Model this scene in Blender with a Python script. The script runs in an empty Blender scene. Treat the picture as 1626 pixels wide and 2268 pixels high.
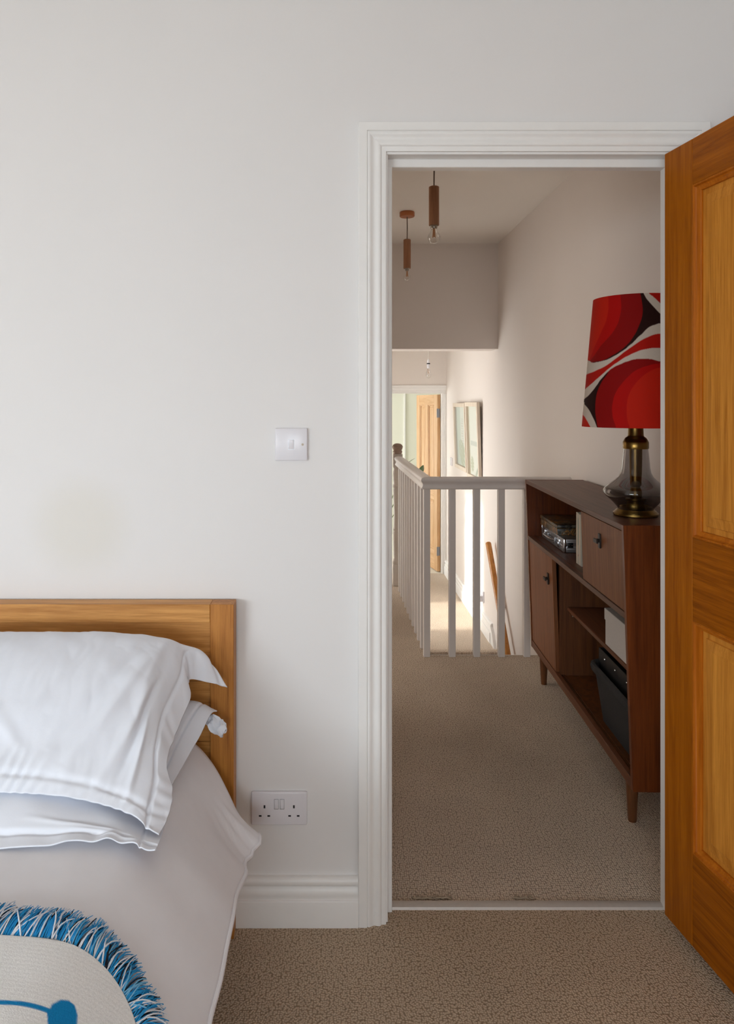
import bpy, bmesh, math, random
import numpy as np
from mathutils import Vector, Matrix, noise

random.seed(7)
rng = np.random.default_rng(7)
sc = bpy.context.scene
C = sc.collection
PI = math.pi

# ------------------------------------------------------------------ camera, world, lights, exposure
cam = bpy.data.cameras.new('camera')
cam_o = bpy.data.objects.new('camera', cam)
C.objects.link(cam_o)
cam_o.location = (0, 0, 1.3656)
cam_o.rotation_euler = (PI / 2, 0, 0)
cam.sensor_fit = 'HORIZONTAL'
cam.sensor_width = 36.0
cam.lens = 1600 / 1626 * 36.0
cam.shift_x = (813 - 735) / 1626
cam.shift_y = (893 - 1134) / 1626
cam.clip_start = 0.05
cam.clip_end = 100
sc.camera = cam_o

world = bpy.data.worlds.new('world')
sc.world = world
world.use_nodes = True
bg = world.node_tree.nodes['Background']
bg.inputs['Color'].default_value = (0.80, 0.90, 1.0, 1)
bg.inputs['Strength'].default_value = 2.0

def area(name, loc, aim, sx, sy, power, color):
    l = bpy.data.lights.new(name, 'AREA')
    l.shape = 'RECTANGLE'
    l.size, l.size_y, l.energy, l.color = sx, sy, power, color
    o = bpy.data.objects.new(name, l)
    C.objects.link(o)
    o.location = loc
    o.rotation_euler = (Vector(aim) - Vector(loc)).to_track_quat('-Z', 'Y').to_euler()
    return o

# daylight coming in through the bedroom window, the landing window and the far room window, plus two added fills
area('bedroom_window_daylight', (-2.45, -2.22, 1.22), (-2.2, 0.0, -1.30), 1.75, 1.05, 114, (0.86, 0.935, 1.0))
area('added_bedroom_fill', (-0.15, -2.22, 1.22), (-0.25, 0.0, -1.30), 1.15, 1.05, 38, (0.86, 0.935, 1.0))  # added fill for the low wall, floor and balusters, behind an unseen window
area('landing_window_daylight', (-0.52, 6.45, 0.62), (1.3, 6.45, 0.40), 0.95, 1.7, 40, (1.0, 0.985, 0.96))
area('added_hall_fill', (-2.30, 3.75, 1.25), (1.3, 3.8, 1.0), 1.2, 1.3, 22, (1.0, 0.94, 0.86))  # added fill for the upper hall, inside an unseen side room
area('far_room_window_daylight', (-1.35, 9.6, 0.7), (1.2, 9.4, 0.3), 1.2, 1.4, 56, (0.94, 0.975, 1.0))
sun = bpy.data.lights.new('sun', 'SUN')
sun.energy = 6.0
sun.angle = math.radians(4.0)
sun.color = (1.0, 0.96, 0.89)
sun_o = bpy.data.objects.new('sun', sun)
C.objects.link(sun_o)
sun_o.rotation_euler = Vector((1.0, 0.06, -0.56)).to_track_quat('-Z', 'Y').to_euler()

sc.view_settings.view_transform = 'Standard'
sc.view_settings.look = 'None'
sc.view_settings.exposure = 0.0
sc.view_settings.gamma = 1.0
sc.view_settings.use_curve_mapping = False
sc.cycles.max_bounces = 10
sc.cycles.diffuse_bounces = 6
sc.cycles.sample_clamp_indirect = 6.0

# ------------------------------------------------------------------ materials
def lin(h):
    h = h.lstrip('#')
    v = [int(h[i:i + 2], 16) / 255 for i in (0, 2, 4)]
    return tuple(x / 12.92 if x <= 0.04045 else ((x + 0.055) / 1.055) ** 2.4 for x in v)

class NT:
    def __init__(self, name):
        self.m = bpy.data.materials.new(name)
        self.m.use_nodes = True
        self.t = self.m.node_tree
        self.b = self.t.nodes['Principled BSDF']
        self.out = self.t.nodes['Material Output']
    def n(self, kind, **kw):
        nd = self.t.nodes.new(kind)
        for k, v in kw.items():
            if k in nd.inputs.keys():
                nd.inputs[k].default_value = v
            else:
                setattr(nd, k, v)
        return nd
    def l(self, a, b):
        self.t.links.new(a, b)
    def ramp(self, fac, stops):
        r = self.n('ShaderNodeValToRGB')
        e = r.color_ramp.elements
        while len(e) < len(stops):
            e.new(0.5)
        for el, (p, c) in zip(e, stops):
            el.position = p
            el.color = (*c, 1)
        self.l(fac, r.inputs[0])
        return r.outputs[0]
    def bump(self, height, strength, dist, normal=None):
        bp = self.n('ShaderNodeBump')
        bp.inputs['Strength'].default_value = strength
        bp.inputs['Distance'].default_value = dist
        self.l(height, bp.inputs['Height'])
        if normal: self.l(normal, bp.inputs['Normal'])
        return bp.outputs[0]
    def coords(self, scale=(1, 1, 1), rnd=True, rot=(0, 0, 0)):
        tc = self.n('ShaderNodeTexCoord')
        mp = self.n('ShaderNodeMapping')
        mp.inputs['Scale'].default_value = scale
        mp.inputs['Rotation'].default_value = rot
        src = tc.outputs['Object']
        if rnd:
            oi = self.n('ShaderNodeObjectInfo')
            mul = self.n('ShaderNodeMath', operation='MULTIPLY')
            mul.inputs[1].default_value = 13.7
            self.l(oi.outputs['Random'], mul.inputs[0])
            ad = self.n('ShaderNodeVectorMath', operation='ADD')
            self.l(src, ad.inputs[0]); self.l(mul.outputs[0], ad.inputs[1])
            src = ad.outputs[0]
        self.l(src, mp.inputs['Vector'])
        return mp.outputs[0]

def plain(name, color, rough=0.5, metal=0.0, spec=0.5, bump=0, bscale=200, var=1.0, **kw):
    t = NT(name)
    t.b.inputs['Base Color'].default_value = (*lin(color), 1)
    t.b.inputs['Roughness'].default_value = rough
    t.b.inputs['Metallic'].default_value = metal
    t.b.inputs['Specular IOR Level'].default_value = spec
    v = t.coords(rnd=False)
    nz = t.n('ShaderNodeTexNoise', Scale=bscale, Detail=3.0)
    t.l(v, nz.inputs['Vector'])
    a, b = lin(color), lin(color)
    col = t.ramp(nz.outputs['Fac'], [(0.3, tuple(x * (1 - .035 * var) for x in a)), (0.7, tuple(min(1, x * (1 + .03 * var)) for x in b))])
    t.l(col, t.b.inputs['Base Color'])
    if bump:
        t.l(t.bump(nz.outputs['Fac'], bump, 0.002), t.b.inputs['Normal'])
    return t.m

def wall_paint(name, color, stains=()):
    t = NT(name)
    v = t.coords(rnd=False)
    n1 = t.n('ShaderNodeTexNoise', Scale=1.3, Detail=2.0)
    n2 = t.n('ShaderNodeTexNoise', Scale=420.0, Detail=2.0)
    t.l(v, n1.inputs['Vector']); t.l(v, n2.inputs['Vector'])
    c = lin(color)
    col = t.ramp(n1.outputs['Fac'], [(0.3, tuple(x * 0.985 for x in c)), (0.7, tuple(min(1, x * 1.012) for x in c))])
    for (x, y, z, r, sc_, fac) in stains:
        d = t.n('ShaderNodeVectorMath', operation='DISTANCE')
        tc = t.n('ShaderNodeTexCoord')
        t.l(tc.outputs['Object'], d.inputs[0]); d.inputs[1].default_value = (x, y, z)
        mr = t.n('ShaderNodeMapRange', interpolation_type='SMOOTHSTEP')
        mr.inputs['From Min'].default_value = r * 0.3; mr.inputs['From Max'].default_value = r
        mr.inputs['To Min'].default_value = fac; mr.inputs['To Max'].default_value = 0.0
        t.l(d.outputs['Value'], mr.inputs['Value'])
        mx = t.n('ShaderNodeMix', data_type='RGBA')
        t.l(mr.outputs[0], mx.inputs[0]); t.l(col, mx.inputs[6]); mx.inputs[7].default_value = (*lin(sc_), 1)
        col = mx.outputs[2]
    t.l(col, t.b.inputs['Base Color'])
    t.b.inputs['Roughness'].default_value = 0.62
    t.b.inputs['Specular IOR Level'].default_value = 0.25
    t.l(t.bump(n2.outputs['Fac'], 0.08, 0.001), t.b.inputs['Normal'])
    return t.m

def wood(name, light, dark, axis='z', rough=0.42, stretch=14.0, scale=5.0, contrast=1.0, spec=0.4, rnd=True):
    """grain runs along the given local axis"""
    t = NT(name)
    s = {'x': (1, stretch, stretch), 'y': (stretch, 1, stretch), 'z': (stretch, stretch, 1)}[axis]
    s1 = tuple(k * scale * 0.35 for k in s)
    s2 = tuple(k * scale * (1.6 if k == 1 else 2.6) for k in s)
    v1, v2 = t.coords(s1, rnd), t.coords(s2, rnd)
    n1 = t.n('ShaderNodeTexNoise', Scale=1.0, Detail=4.0, Distortion=0.9)
    n2 = t.n('ShaderNodeTexNoise', Scale=1.0, Detail=5.0, Roughness=0.7)
    t.l(v1, n1.inputs['Vector']); t.l(v2, n2.inputs['Vector'])
    mx = t.n('ShaderNodeMix', data_type='FLOAT')
    mx.inputs[0].default_value = 0.45
    t.l(n1.outputs['Fac'], mx.inputs[2]); t.l(n2.outputs['Fac'], mx.inputs[3])
    w = 0.17 / contrast
    col = t.ramp(mx.outputs[0], [(0.5 - w, lin(dark)), (0.5, tuple((a + b) / 2 for a, b in zip(lin(light), lin(dark)))), (0.5 + w, lin(light))])
    t.l(col, t.b.inputs['Base Color'])
    t.b.inputs['Roughness'].default_value = rough
    t.b.inputs['Specular IOR Level'].default_value = spec
    t.l(t.bump(n2.outputs['Fac'], 0.12, 0.001), t.b.inputs['Normal'])
    return t.m

def carpet(name, c_hi, c_lo, sx, sy, randomness, strength, rot=0.0):
    t = NT(name)
    v = t.coords((sx, sy, 30), False, (0, 0, rot))
    vo = t.n('ShaderNodeTexVoronoi', Scale=1.0, Randomness=randomness)
    vo.voronoi_dimensions = '2D'
    t.l(v, vo.inputs['Vector'])
    v2 = t.coords((1, 1, 1), False)
    nz = t.n('ShaderNodeTexNoise', Scale=320.0, Detail=3.0)
    nl = t.n('ShaderNodeTexNoise', Scale=2.2, Detail=3.0)
    t.l(v2, nz.inputs['Vector']); t.l(v2, nl.inputs['Vector'])
    inv = t.n('ShaderNodeMath', operation='MULTIPLY_ADD')
    inv.inputs[1].default_value = -1.0; inv.inputs[2].default_value = 1.0
    t.l(vo.outputs['Distance'], inv.inputs[0])
    ad = t.n('ShaderNodeMath', operation='MULTIPLY_ADD')
    ad.inputs[1].default_value = 0.30
    t.l(nz.outputs['Fac'], ad.inputs[0]); t.l(inv.outputs[0], ad.inputs[2])
    col = t.ramp(ad.outputs[0], [(0.45, lin(c_lo)), (1.0, lin(c_hi))])
    hs = t.n('ShaderNodeHueSaturation')
    mr = t.n('ShaderNodeMapRange')
    mr.inputs['From Min'].default_value = 0.3; mr.inputs['From Max'].default_value = 0.7
    mr.inputs['To Min'].default_value = 0.90; mr.inputs['To Max'].default_value = 1.08
    t.l(nl.outputs['Fac'], mr.inputs['Value']); t.l(mr.outputs[0], hs.inputs['Value']); t.l(col, hs.inputs['Color'])
    t.l(hs.outputs['Color'], t.b.inputs['Base Color'])
    t.b.inputs['Roughness'].default_value = 0.95
    t.b.inputs['Specular IOR Level'].default_value = 0.1
    t.l(t.bump(ad.outputs[0], strength, 0.006), t.b.inputs['Normal'])
    return t.m

def fabric(name, color, rough=0.85, weave=900.0, strength=0.12, attr=None):
    t = NT(name)
    v = t.coords(rnd=False)
    nz = t.n('ShaderNodeTexNoise', Scale=weave, Detail=2.0)
    n2 = t.n('ShaderNodeTexNoise', Scale=28.0, Detail=4.0)
    t.l(v, nz.inputs['Vector']); t.l(v, n2.inputs['Vector'])
    if attr:
        at = t.n('ShaderNodeAttribute', attribute_name=attr)
        hs = t.n('ShaderNodeHueSaturation')
        mr = t.n('ShaderNodeMapRange')
        mr.inputs['To Min'].default_value = 0.80; mr.inputs['To Max'].default_value = 1.18
        t.l(nz.outputs['Fac'], mr.inputs['Value']); t.l(mr.outputs[0], hs.inputs['Value'])
        t.l(at.outputs['Color'], hs.inputs['Color'])
        t.l(hs.outputs['Color'], t.b.inputs['Base Color'])
    else:
        c = lin(color)
        t.l(t.ramp(n2.outputs['Fac'], [(0.3, tuple(x * 0.98 for x in c)), (0.7, c)]), t.b.inputs['Base Color'])
    t.b.inputs['Roughness'].default_value = rough
    t.b.inputs['Specular IOR Level'].default_value = 0.2
    b1 = t.bump(n2.outputs['Fac'], 0.10, 0.004)
    t.l(t.bump(nz.outputs['Fac'], strength, 0.001, b1), t.b.inputs['Normal'])
    return t.m

def glass(name, tint, gloss_rough=0.02, depth=None):
    t = NT(name)
    tr = t.n('ShaderNodeBsdfTransparent'); tr.inputs['Color'].default_value = (*tint, 1)
    if depth:                                            # thicker, darker glass towards the foot (local z0, z1, colour)
        tc = t.n('ShaderNodeTexCoord'); sp = t.n('ShaderNodeSeparateXYZ'); mr = t.n('ShaderNodeMapRange')
        t.l(tc.outputs['Object'], sp.inputs[0]); t.l(sp.outputs['Z'], mr.inputs['Value'])
        mr.inputs['From Min'].default_value, mr.inputs['From Max'].default_value = depth[0], depth[1]
        t.l(t.ramp(mr.outputs[0], [(0.0, depth[2]), (1.0, tint)]), tr.inputs['Color'])
    gl = t.n('ShaderNodeBsdfGlossy'); gl.inputs['Roughness'].default_value = gloss_rough
    lw = t.n('ShaderNodeLayerWeight'); lw.inputs['Blend'].default_value = 0.5
    pw = t.n('ShaderNodeMath', operation='POWER'); pw.inputs[1].default_value = 2.2
    t.l(lw.outputs['Facing'], pw.inputs[0])
    fr = t.n('ShaderNodeMath', operation='MULTIPLY_ADD'); fr.inputs[1].default_value = 0.85; fr.inputs[2].default_value = 0.08
    t.l(pw.outputs[0], fr.inputs[0])
    mx = t.n('ShaderNodeMixShader')
    t.l(fr.outputs[0], mx.inputs[0]); t.l(tr.outputs[0], mx.inputs[1]); t.l(gl.outputs[0], mx.inputs[2])
    t.l(mx.outputs[0], t.out.inputs['Surface'])
    return t.m

M = {}
M['wall'] = wall_paint('bedroom_wall_paint', '#E6E4E3', [(-0.66, 1.9, 1.04, 0.17, '#D6CFBC', 0.30)])
M['hall_wall'] = wall_paint('hall_wall_paint', '#E6DED8')
M['ceiling'] = wall_paint('ceiling_paint', '#F0ECE7')
M['far_wall'] = wall_paint('far_room_paint', '#E2E2D6')
M['gloss'] = plain('white_gloss_paint', '#EDECEA', 0.38, bscale=30, bump=0.02, var=.3)
M['rail_paint'] = plain('balustrade_paint', '#EFECEA', 0.38, bscale=30, bump=0.02, var=.3)
M['chipped'] = plain('chipped_newel_paint', '#D8CFC6', 0.6, bscale=70, bump=0.6)
M['bare'] = wood('bare_newel_wood', '#C6B0A0', '#8A7262', 'x', 0.7, 3.0, 20)
M['carpet'] = carpet('bedroom_carpet_loop', '#D0BCA5', '#9A8670', 190, 190, 0.85, 0.5)
M['hall_carpet'] = carpet('hall_carpet_loop', '#E4D4C2', '#A89786', 165, 120, 0.55, 0.6, 0.02)
M['plastic'] = plain('white_plastic', '#E3E1E6', 0.25, bscale=5)
M['dark'] = plain('socket_hole', '#15131A', 0.8)
M['oak_x'] = wood('headboard_oak_horizontal', '#DCA158', '#A06422', 'x', 0.45, 22, 7)
M['oak_z'] = wood('headboard_oak_vertical', '#D08E40', '#94571A', 'z', 0.45, 20, 7)
M['door_z'] = wood('door_oak_vertical', '#B4690F', '#803E05', 'z', 0.36, 22, 9.0, 0.8, spec=.10)
M['door_x'] = wood('door_oak_horizontal', '#AE620C', '#6E3403', 'x', 0.36, 22, 9.0, 0.9, spec=.10)
M['door_panel'] = wood('door_oak_panel', '#DC963E', '#AA671E', 'z', 0.40, 20, 7.0, spec=.10)
M['door_mould'] = wood('door_oak_moulding', '#C2711E', '#924808', 'z', 0.34, 18, 5.0, spec=.10)
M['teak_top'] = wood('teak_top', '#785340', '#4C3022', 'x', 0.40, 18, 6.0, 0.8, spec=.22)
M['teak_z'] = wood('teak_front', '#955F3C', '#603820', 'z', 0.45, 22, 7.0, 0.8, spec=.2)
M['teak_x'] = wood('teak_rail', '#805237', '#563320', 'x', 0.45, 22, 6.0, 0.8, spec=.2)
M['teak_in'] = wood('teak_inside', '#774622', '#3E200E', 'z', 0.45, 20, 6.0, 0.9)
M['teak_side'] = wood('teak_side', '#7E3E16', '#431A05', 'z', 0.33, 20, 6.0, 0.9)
M['teak_leg'] = wood('teak_leg', '#84532F', '#4C2B15', 'z', 0.4, 18, 6.0, 0.8)
M['iron'] = plain('dark_bronze_handle', '#3A322E', 0.42, 0.7)
M['brass'] = plain('aged_brass', '#8A6E3A', 0.28, 1.0, bscale=30)
M['smoke'] = glass('smoked_glass', (0.60, 0.585, 0.59), 0.03, (.03, .12, (0.20, 0.185, 0.18)))
M['clear'] = glass('clear_glass', (0.97, 0.97, 0.96), 0.02)
M['copper'] = wood('pendant_walnut', '#B5835F', '#8C5A3C', 'z', 0.38, 20, 10, 0.7, 0.5)
M['copper_cup'] = plain('copper_canopy', '#B9764F', 0.35, 0.6)
M['cord'] = plain('brown_cord', '#6F5F52', 0.7)
M['white_cord'] = plain('white_cord', '#DAD3CC', 0.6)
M['brass_ring'] = plain('lampholder_metal', '#A69B8C', 0.3, 0.9)
M['filament'] = plain('filament', '#C08A5C', 0.4, 0.2)
M['linen'] = fabric('white_cotton', '#EAEEF7', 0.9)
M['sheet'] = fabric('off_white_cover', '#EAE9ED', 0.9)
M['throw'] = fabric('woven_throw', '#C8C6C2', 0.95, 520.0, 0.5, 'print')
M['fr_blue'] = fabric('fringe_blue', '#2C9BD8', 0.9)
M['fr_white'] = fabric('fringe_white', '#E4E8EE', 0.9)
M['fr_dark'] = fabric('fringe_navy', '#23252F', 0.9)
M['fr_lblue'] = fabric('fringe_pale_blue', '#7CC0E6', 0.9)
M['shade'] = fabric('printed_shade', '#900000', 0.8, 1200.0, 0.08, 'print')
M['alu'] = plain('ribbed_aluminium', '#A7A6A8', 0.32, 0.9, bscale=40)
M['chrome'] = plain('chrome', '#D6D8DC', 0.12, 1.0)
M['blackm'] = plain('black_metal', '#141416', 0.35, 0.3)
M['box_white'] = plain('white_card', '#C9C3BC', 0.7)
M['felt'] = plain('charcoal_felt', '#2C2A29', 0.95, bump=0.7, bscale=260)
M['felt_black'] = plain('black_board', '#121313', 0.6)
M['paper'] = plain('cream_cover', '#C9BCAA', 0.75)
M['paper_green'] = plain('grey_green_cover', '#B4B0A2', 0.75)
M['frame'] = wood('limed_frame', '#E6DACB', '#CDBCA8', 'z', 0.5, 14, 6)
M['print'] = fabric('print_with_reflections', '#E6E8E8', 0.7, 400.0, 0.0, 'print')  # its colours carry the reflections painted for the picture glass
M['leaf'] = plain('leaf_green', '#3F5B2E', 0.4, bscale=20)
M['leaf_pale'] = plain('leaf_grey_green', '#8C9784', 0.45, bscale=20)
M['leaf_bright'] = plain('leaf_bright_green', '#74B52A', 0.4, bscale=20)
M['stem'] = plain('stem_green', '#5C6B40', 0.6)
M['pot'] = plain('terracotta_pot', '#B9A08C', 0.8)
M['soil'] = plain('soil', '#2E241C', 1.0)
M['brushed'] = plain('threshold_metal', '#C6BFB8', 0.5, 0.25, bscale=90)
M['pine_rail'] = wood('varnished_pine', '#D29047', '#A8682A', 'y', 0.3, 16, 5)
M['far_oak_z'] = wood('far_door_oak', '#DDB78C', '#B58450', 'z', 0.4, 18, 5)
M['far_oak_x'] = wood('far_door_oak_rail', '#DDB78C', '#B58450', 'x', 0.4, 18, 5)
M['steel'] = plain('hinge_steel', '#8D8F94', 0.3, 0.9)

# black decoupage box: dark ground with brown and cream patches
t = NT('decoupage')
v = t.coords((1, 1, 1), False)
n1 = t.n('ShaderNodeTexNoise', Scale=26.0, Detail=3.0, Distortion=0.8)
n2 = t.n('ShaderNodeTexVoronoi', Scale=160.0)
t.l(v, n1.inputs['Vector']); t.l(v, n2.inputs['Vector'])
ca = t.ramp(n1.outputs['Fac'], [(0.36, lin('#0E0B0A')), (0.46, lin('#6B6352')), (0.52, lin('#191310')), (0.58, lin('#A8763C')), (0.64, lin('#2A2018')), (0.72, lin('#B8AC92'))])
cb = t.ramp(n2.outputs['Distance'], [(0.15, (0.25, 0.22, 0.2)), (0.4, (1, 1, 1))])
mx = t.n('ShaderNodeMix', data_type='RGBA', blend_type='MULTIPLY')
mx.inputs[0].default_value = 0.6
t.l(ca, mx.inputs[6]); t.l(cb, mx.inputs[7]); t.l(mx.outputs[2], t.b.inputs['Base Color'])
t.b.inputs['Roughness'].default_value = 0.3
M['decoupage'] = t.m

# ------------------------------------------------------------------ mesh helpers
class MB:
    def __init__(s):
        s.v, s.f = [], []
    def add(s, verts, faces):
        o = len(s.v)
        s.v += [tuple(p) for p in verts]
        s.f += [tuple(i + o for i in f) for f in faces]
        return s
    def box(s, x0, x1, y0, y1, z0, z1):
        x0, x1 = min(x0, x1), max(x0, x1); y0, y1 = min(y0, y1), max(y0, y1); z0, z1 = min(z0, z1), max(z0, z1)
        return s.add([(x0, y0, z0), (x1, y0, z0), (x1, y1, z0), (x0, y1, z0), (x0, y0, z1), (x1, y0, z1), (x1, y1, z1), (x0, y1, z1)],
                     [(0, 3, 2, 1), (4, 5, 6, 7), (0, 1, 5, 4), (1, 2, 6, 5), (2, 3, 7, 6), (3, 0, 4, 7)])
    def prism(s, poly, fn0, fn1):
        """poly: list of 2-D points; fn0/fn1 map a point to 3-D at either end"""
        n = len(poly)
        vs = [fn0(*p) for p in poly] + [fn1(*p) for p in poly]
        fs = [tuple(range(n))[::-1], tuple(range(n, 2 * n))]
        fs += [(i, (i + 1) % n, n + (i + 1) % n, n + i) for i in range(n)]
        return s.add(vs, fs)
    def loops(s, rings, closed=True, cap=True):
        n = len(rings[0])
        vs = [p for r in rings for p in r]
        fs = []
        for k in range(len(rings) - 1):
            for i in range(n if closed else n - 1):
                j = (i + 1) % n
                fs.append((k * n + i, k * n + j, (k + 1) * n + j, (k + 1) * n + i))
        if cap:
            fs.append(tuple(range(n))[::-1])
            fs.append(tuple(range((len(rings) - 1) * n, len(rings) * n)))
        return s.add(vs, fs)
    def lathe(s, prof, cx=0, cy=0, n=32, cap=True):
        return s.loops([[(cx + r * math.cos(2 * PI * i / n), cy + r * math.sin(2 * PI * i / n), z) for i in range(n)] for r, z in prof], True, cap)
    def tube(s, pts, r, n=8, cap=True):
        pts = [Vector(p) for p in pts]
        rs = r if isinstance(r, (list, tuple)) else [r] * len(pts)
        rings = []
        up = Vector((0, 0, 1))
        prev = None
        for k, p in enumerate(pts):
            d = (pts[min(k + 1, len(pts) - 1)] - pts[max(k - 1, 0)]).normalized()
            if prev is None:
                a = d.cross(up)
                if a.length < 1e-4: a = d.cross(Vector((1, 0, 0)))
            else:
                a = prev - d * prev.dot(d)
            a.normalize(); prev = a
            b = d.cross(a)
            rings.append([tuple(p + rs[k] * (math.cos(2 * PI * i / n) * a + math.sin(2 * PI * i / n) * b)) for i in range(n)])
        return s.loops(rings, True, cap)

def obj(name, mb, m, parent=None, bevel=0.0, seg=2, smooth=35, kind=None, base=None):
    """link one mesh object; base = a point that becomes the origin (top-level) or the root's location (parts built in world coordinates)"""
    me = bpy.data.meshes.new(name)
    vs = mb.v
    if base is not None:
        vs = [(p[0] - base[0], p[1] - base[1], p[2] - base[2]) for p in vs]
    me.from_pydata(vs, [], mb.f)
    bm = bmesh.new(); bm.from_mesh(me)
    bmesh.ops.recalc_face_normals(bm, faces=bm.faces)
    if bevel:
        es = [e for e in bm.edges if len(e.link_faces) == 2 and e.calc_face_angle(0) > math.radians(30)]
        bmesh.ops.bevel(bm, geom=es, offset=bevel, segments=seg, affect='EDGES', profile=0.5, clamp_overlap=True)
    bm.to_mesh(me); bm.free()
    for mm in (m if isinstance(m, (list, tuple)) else [m]):
        me.materials.append(mm)
    if smooth:
        me.shade_smooth()
        me.set_sharp_from_angle(angle=math.radians(smooth))
    o = bpy.data.objects.new(name, me)
    C.objects.link(o)
    if parent: o.parent = parent
    elif base is not None: o.location = base
    if kind: o['kind'] = kind
    return o

def struct(name, mb, m, label=None, **kw):
    o = obj(name, mb, m, **kw)
    if not kw.get('parent'):
        o['kind'] = 'structure'
        if label: o['label'] = label
    return o

def tag(o, label, cat, group=None):
    o['label'] = label; o['category'] = cat
    if group: o['group'] = group
    return o

def thing(name, label, cat, loc=(0, 0, 0), rz=0.0, group=None):
    o = bpy.data.objects.new(name, None)
    o.empty_display_size = 0.1
    C.objects.link(o)
    o.location = loc; o.rotation_euler = (0, 0, rz)
    return tag(o, label, cat, group)

def catmull(P, t):
    """P: (n,k) control points, t: parameters in 0..n-1 -> interpolated points"""
    P = np.asarray(P, float); n = len(P)
    i = np.clip(np.floor(t).astype(int), 0, n - 2); f = (t - i)[:, None]
    ext = np.vstack([2 * P[0] - P[1], P, 2 * P[-1] - P[-2]])
    p0, p1, p2, p3 = ext[i], ext[i + 1], ext[i + 2], ext[i + 3]
    return 0.5 * (2 * p1 + (p2 - p0) * f + (2 * p0 - 5 * p1 + 4 * p2 - p3) * f * f + (3 * p1 - p0 - 3 * p2 + p3) * f ** 3)

def sstep(a, b, x):
    t = np.clip((x - a) / (b - a), 0, 1)
    return t * t * (3 - 2 * t)

def grid_faces(R, Cc):
    return [(r * Cc + c, r * Cc + c + 1, (r + 1) * Cc + c + 1, (r + 1) * Cc + c) for r in range(R - 1) for c in range(Cc - 1)]

# ------------------------------------------------------------------ the setting
ZL = -0.55                     # level of the lower landing
XW = 1.285                     # long right-hand wall of hall and landing
YF, YB = 1.9, 1.975            # the partition between bedroom and hall
HC = 2.60                      # hall ceiling

struct('floor', MB().box(-4.0, 1.35, -2.1, 1.94, -0.06, 0).box(0.1225, 0.934, 1.94, 1.962, -0.06, 0), M['carpet'], 'beige loop-pile carpet of the bedroom')
struct('ceiling', MB().box(-4.0, 1.35, -2.1, YF, 2.75, 2.85), M['ceiling'])
struct('wall_front', MB().box(-4.0, 0.1225, YF, YB, -0.06, 2.85).box(0.934, 1.385, YF, YB, -0.06, 2.85).box(0.1225, 0.934, YF, YB, 2.045, 2.85), M['wall'])
struct('wall_left', MB().box(-4.1, -4.0, -2.1, YB, -0.06, 2.85), M['wall'])
struct('wall_right', MB().box(1.25, 1.35, -2.1, YF, -0.06, 2.85), M['wall'])
wb = MB()
wx0, wx1, wz0, wz1 = -3.35, -1.55, 0.68, 1.76
vx0, vx1 = -0.75, 0.45
wb.box(-4.1, wx0, -2.2, -2.1, -0.06, 2.85).box(wx1, vx0, -2.2, -2.1, -0.06, 2.85).box(vx1, 1.35, -2.2, -2.1, -0.06, 2.85)
wb.box(vx0, vx1, -2.2, -2.1, -0.06, wz0).box(vx0, vx1, -2.2, -2.1, wz1, 2.85)
wb.box(wx0, wx1, -2.2, -2.1, -0.06, wz0).box(wx0, wx1, -2.2, -2.1, wz1, 2.85)
struct('wall_back', wb, M['wall'])

def window(name, frame_boxes, pane):
    w = bpy.data.objects.new(name, None)
    C.objects.link(w); w['kind'] = 'structure'
    for b in frame_boxes:
        obj('window_frame', MB().box(*b), M['gloss'], w)
    obj('pane', MB().box(*pane), M['clear'], w)
    return w
window('window_1', [(wx0, wx0 + .05, -2.2, -2.14, wz0, wz1), (wx1 - .05, wx1, -2.2, -2.14, wz0, wz1),
                    (wx0 + .05, wx1 - .05, -2.2, -2.14, wz0, wz0 + .05), (wx0 + .05, wx1 - .05, -2.2, -2.14, wz1 - .05, wz1)],
       (wx0 + .05, wx1 - .05, -2.175, -2.17, wz0 + .05, wz1 - .05))

window('window_added', [(vx0, vx0 + .05, -2.2, -2.14, wz0, wz1), (vx1 - .05, vx1, -2.2, -2.14, wz0, wz1),  # unseen second window, added to let in the extra bedroom fill
                    (vx0 + .05, vx1 - .05, -2.2, -2.14, wz0, wz0 + .05), (vx0 + .05, vx1 - .05, -2.2, -2.14, wz1 - .05, wz1)],
       (vx0 + .05, vx1 - .05, -2.175, -2.17, wz0 + .05, wz1 - .05))

# door lining with its stops
lin_mb = [(0.1225, 0.1475, YF, YB, 0, 2.02), (0.909, 0.934, YF, YB, 0, 2.02), (0.1225, 0.934, YF, YB, 2.02, 2.045)]
tl = bpy.data.objects.new('trim_1', None); C.objects.link(tl); tl['kind'] = 'structure'; tl['label'] = 'white door lining round the bedroom doorway'
for b in lin_mb: obj('lining', MB().box(*b), M['gloss'], tl, bevel=.0012, seg=1)
for b in [(0.1475, 0.1617, 1.936, 1.968, 0, 2.0), (0.8948, 0.909, 1.936, 1.968, 0, 2.0), (0.1475, 0.909, 1.936, 1.968, 1.998, 2.02)]:
    obj('door_stop', MB().box(*b), M['gloss'], tl, bevel=.0015, seg=1)
obj('strike_plate', MB().box(0.1475, 0.1487, 1.912, 1.924, 0.93, 0.985), M['brushed'], tl)

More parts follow.
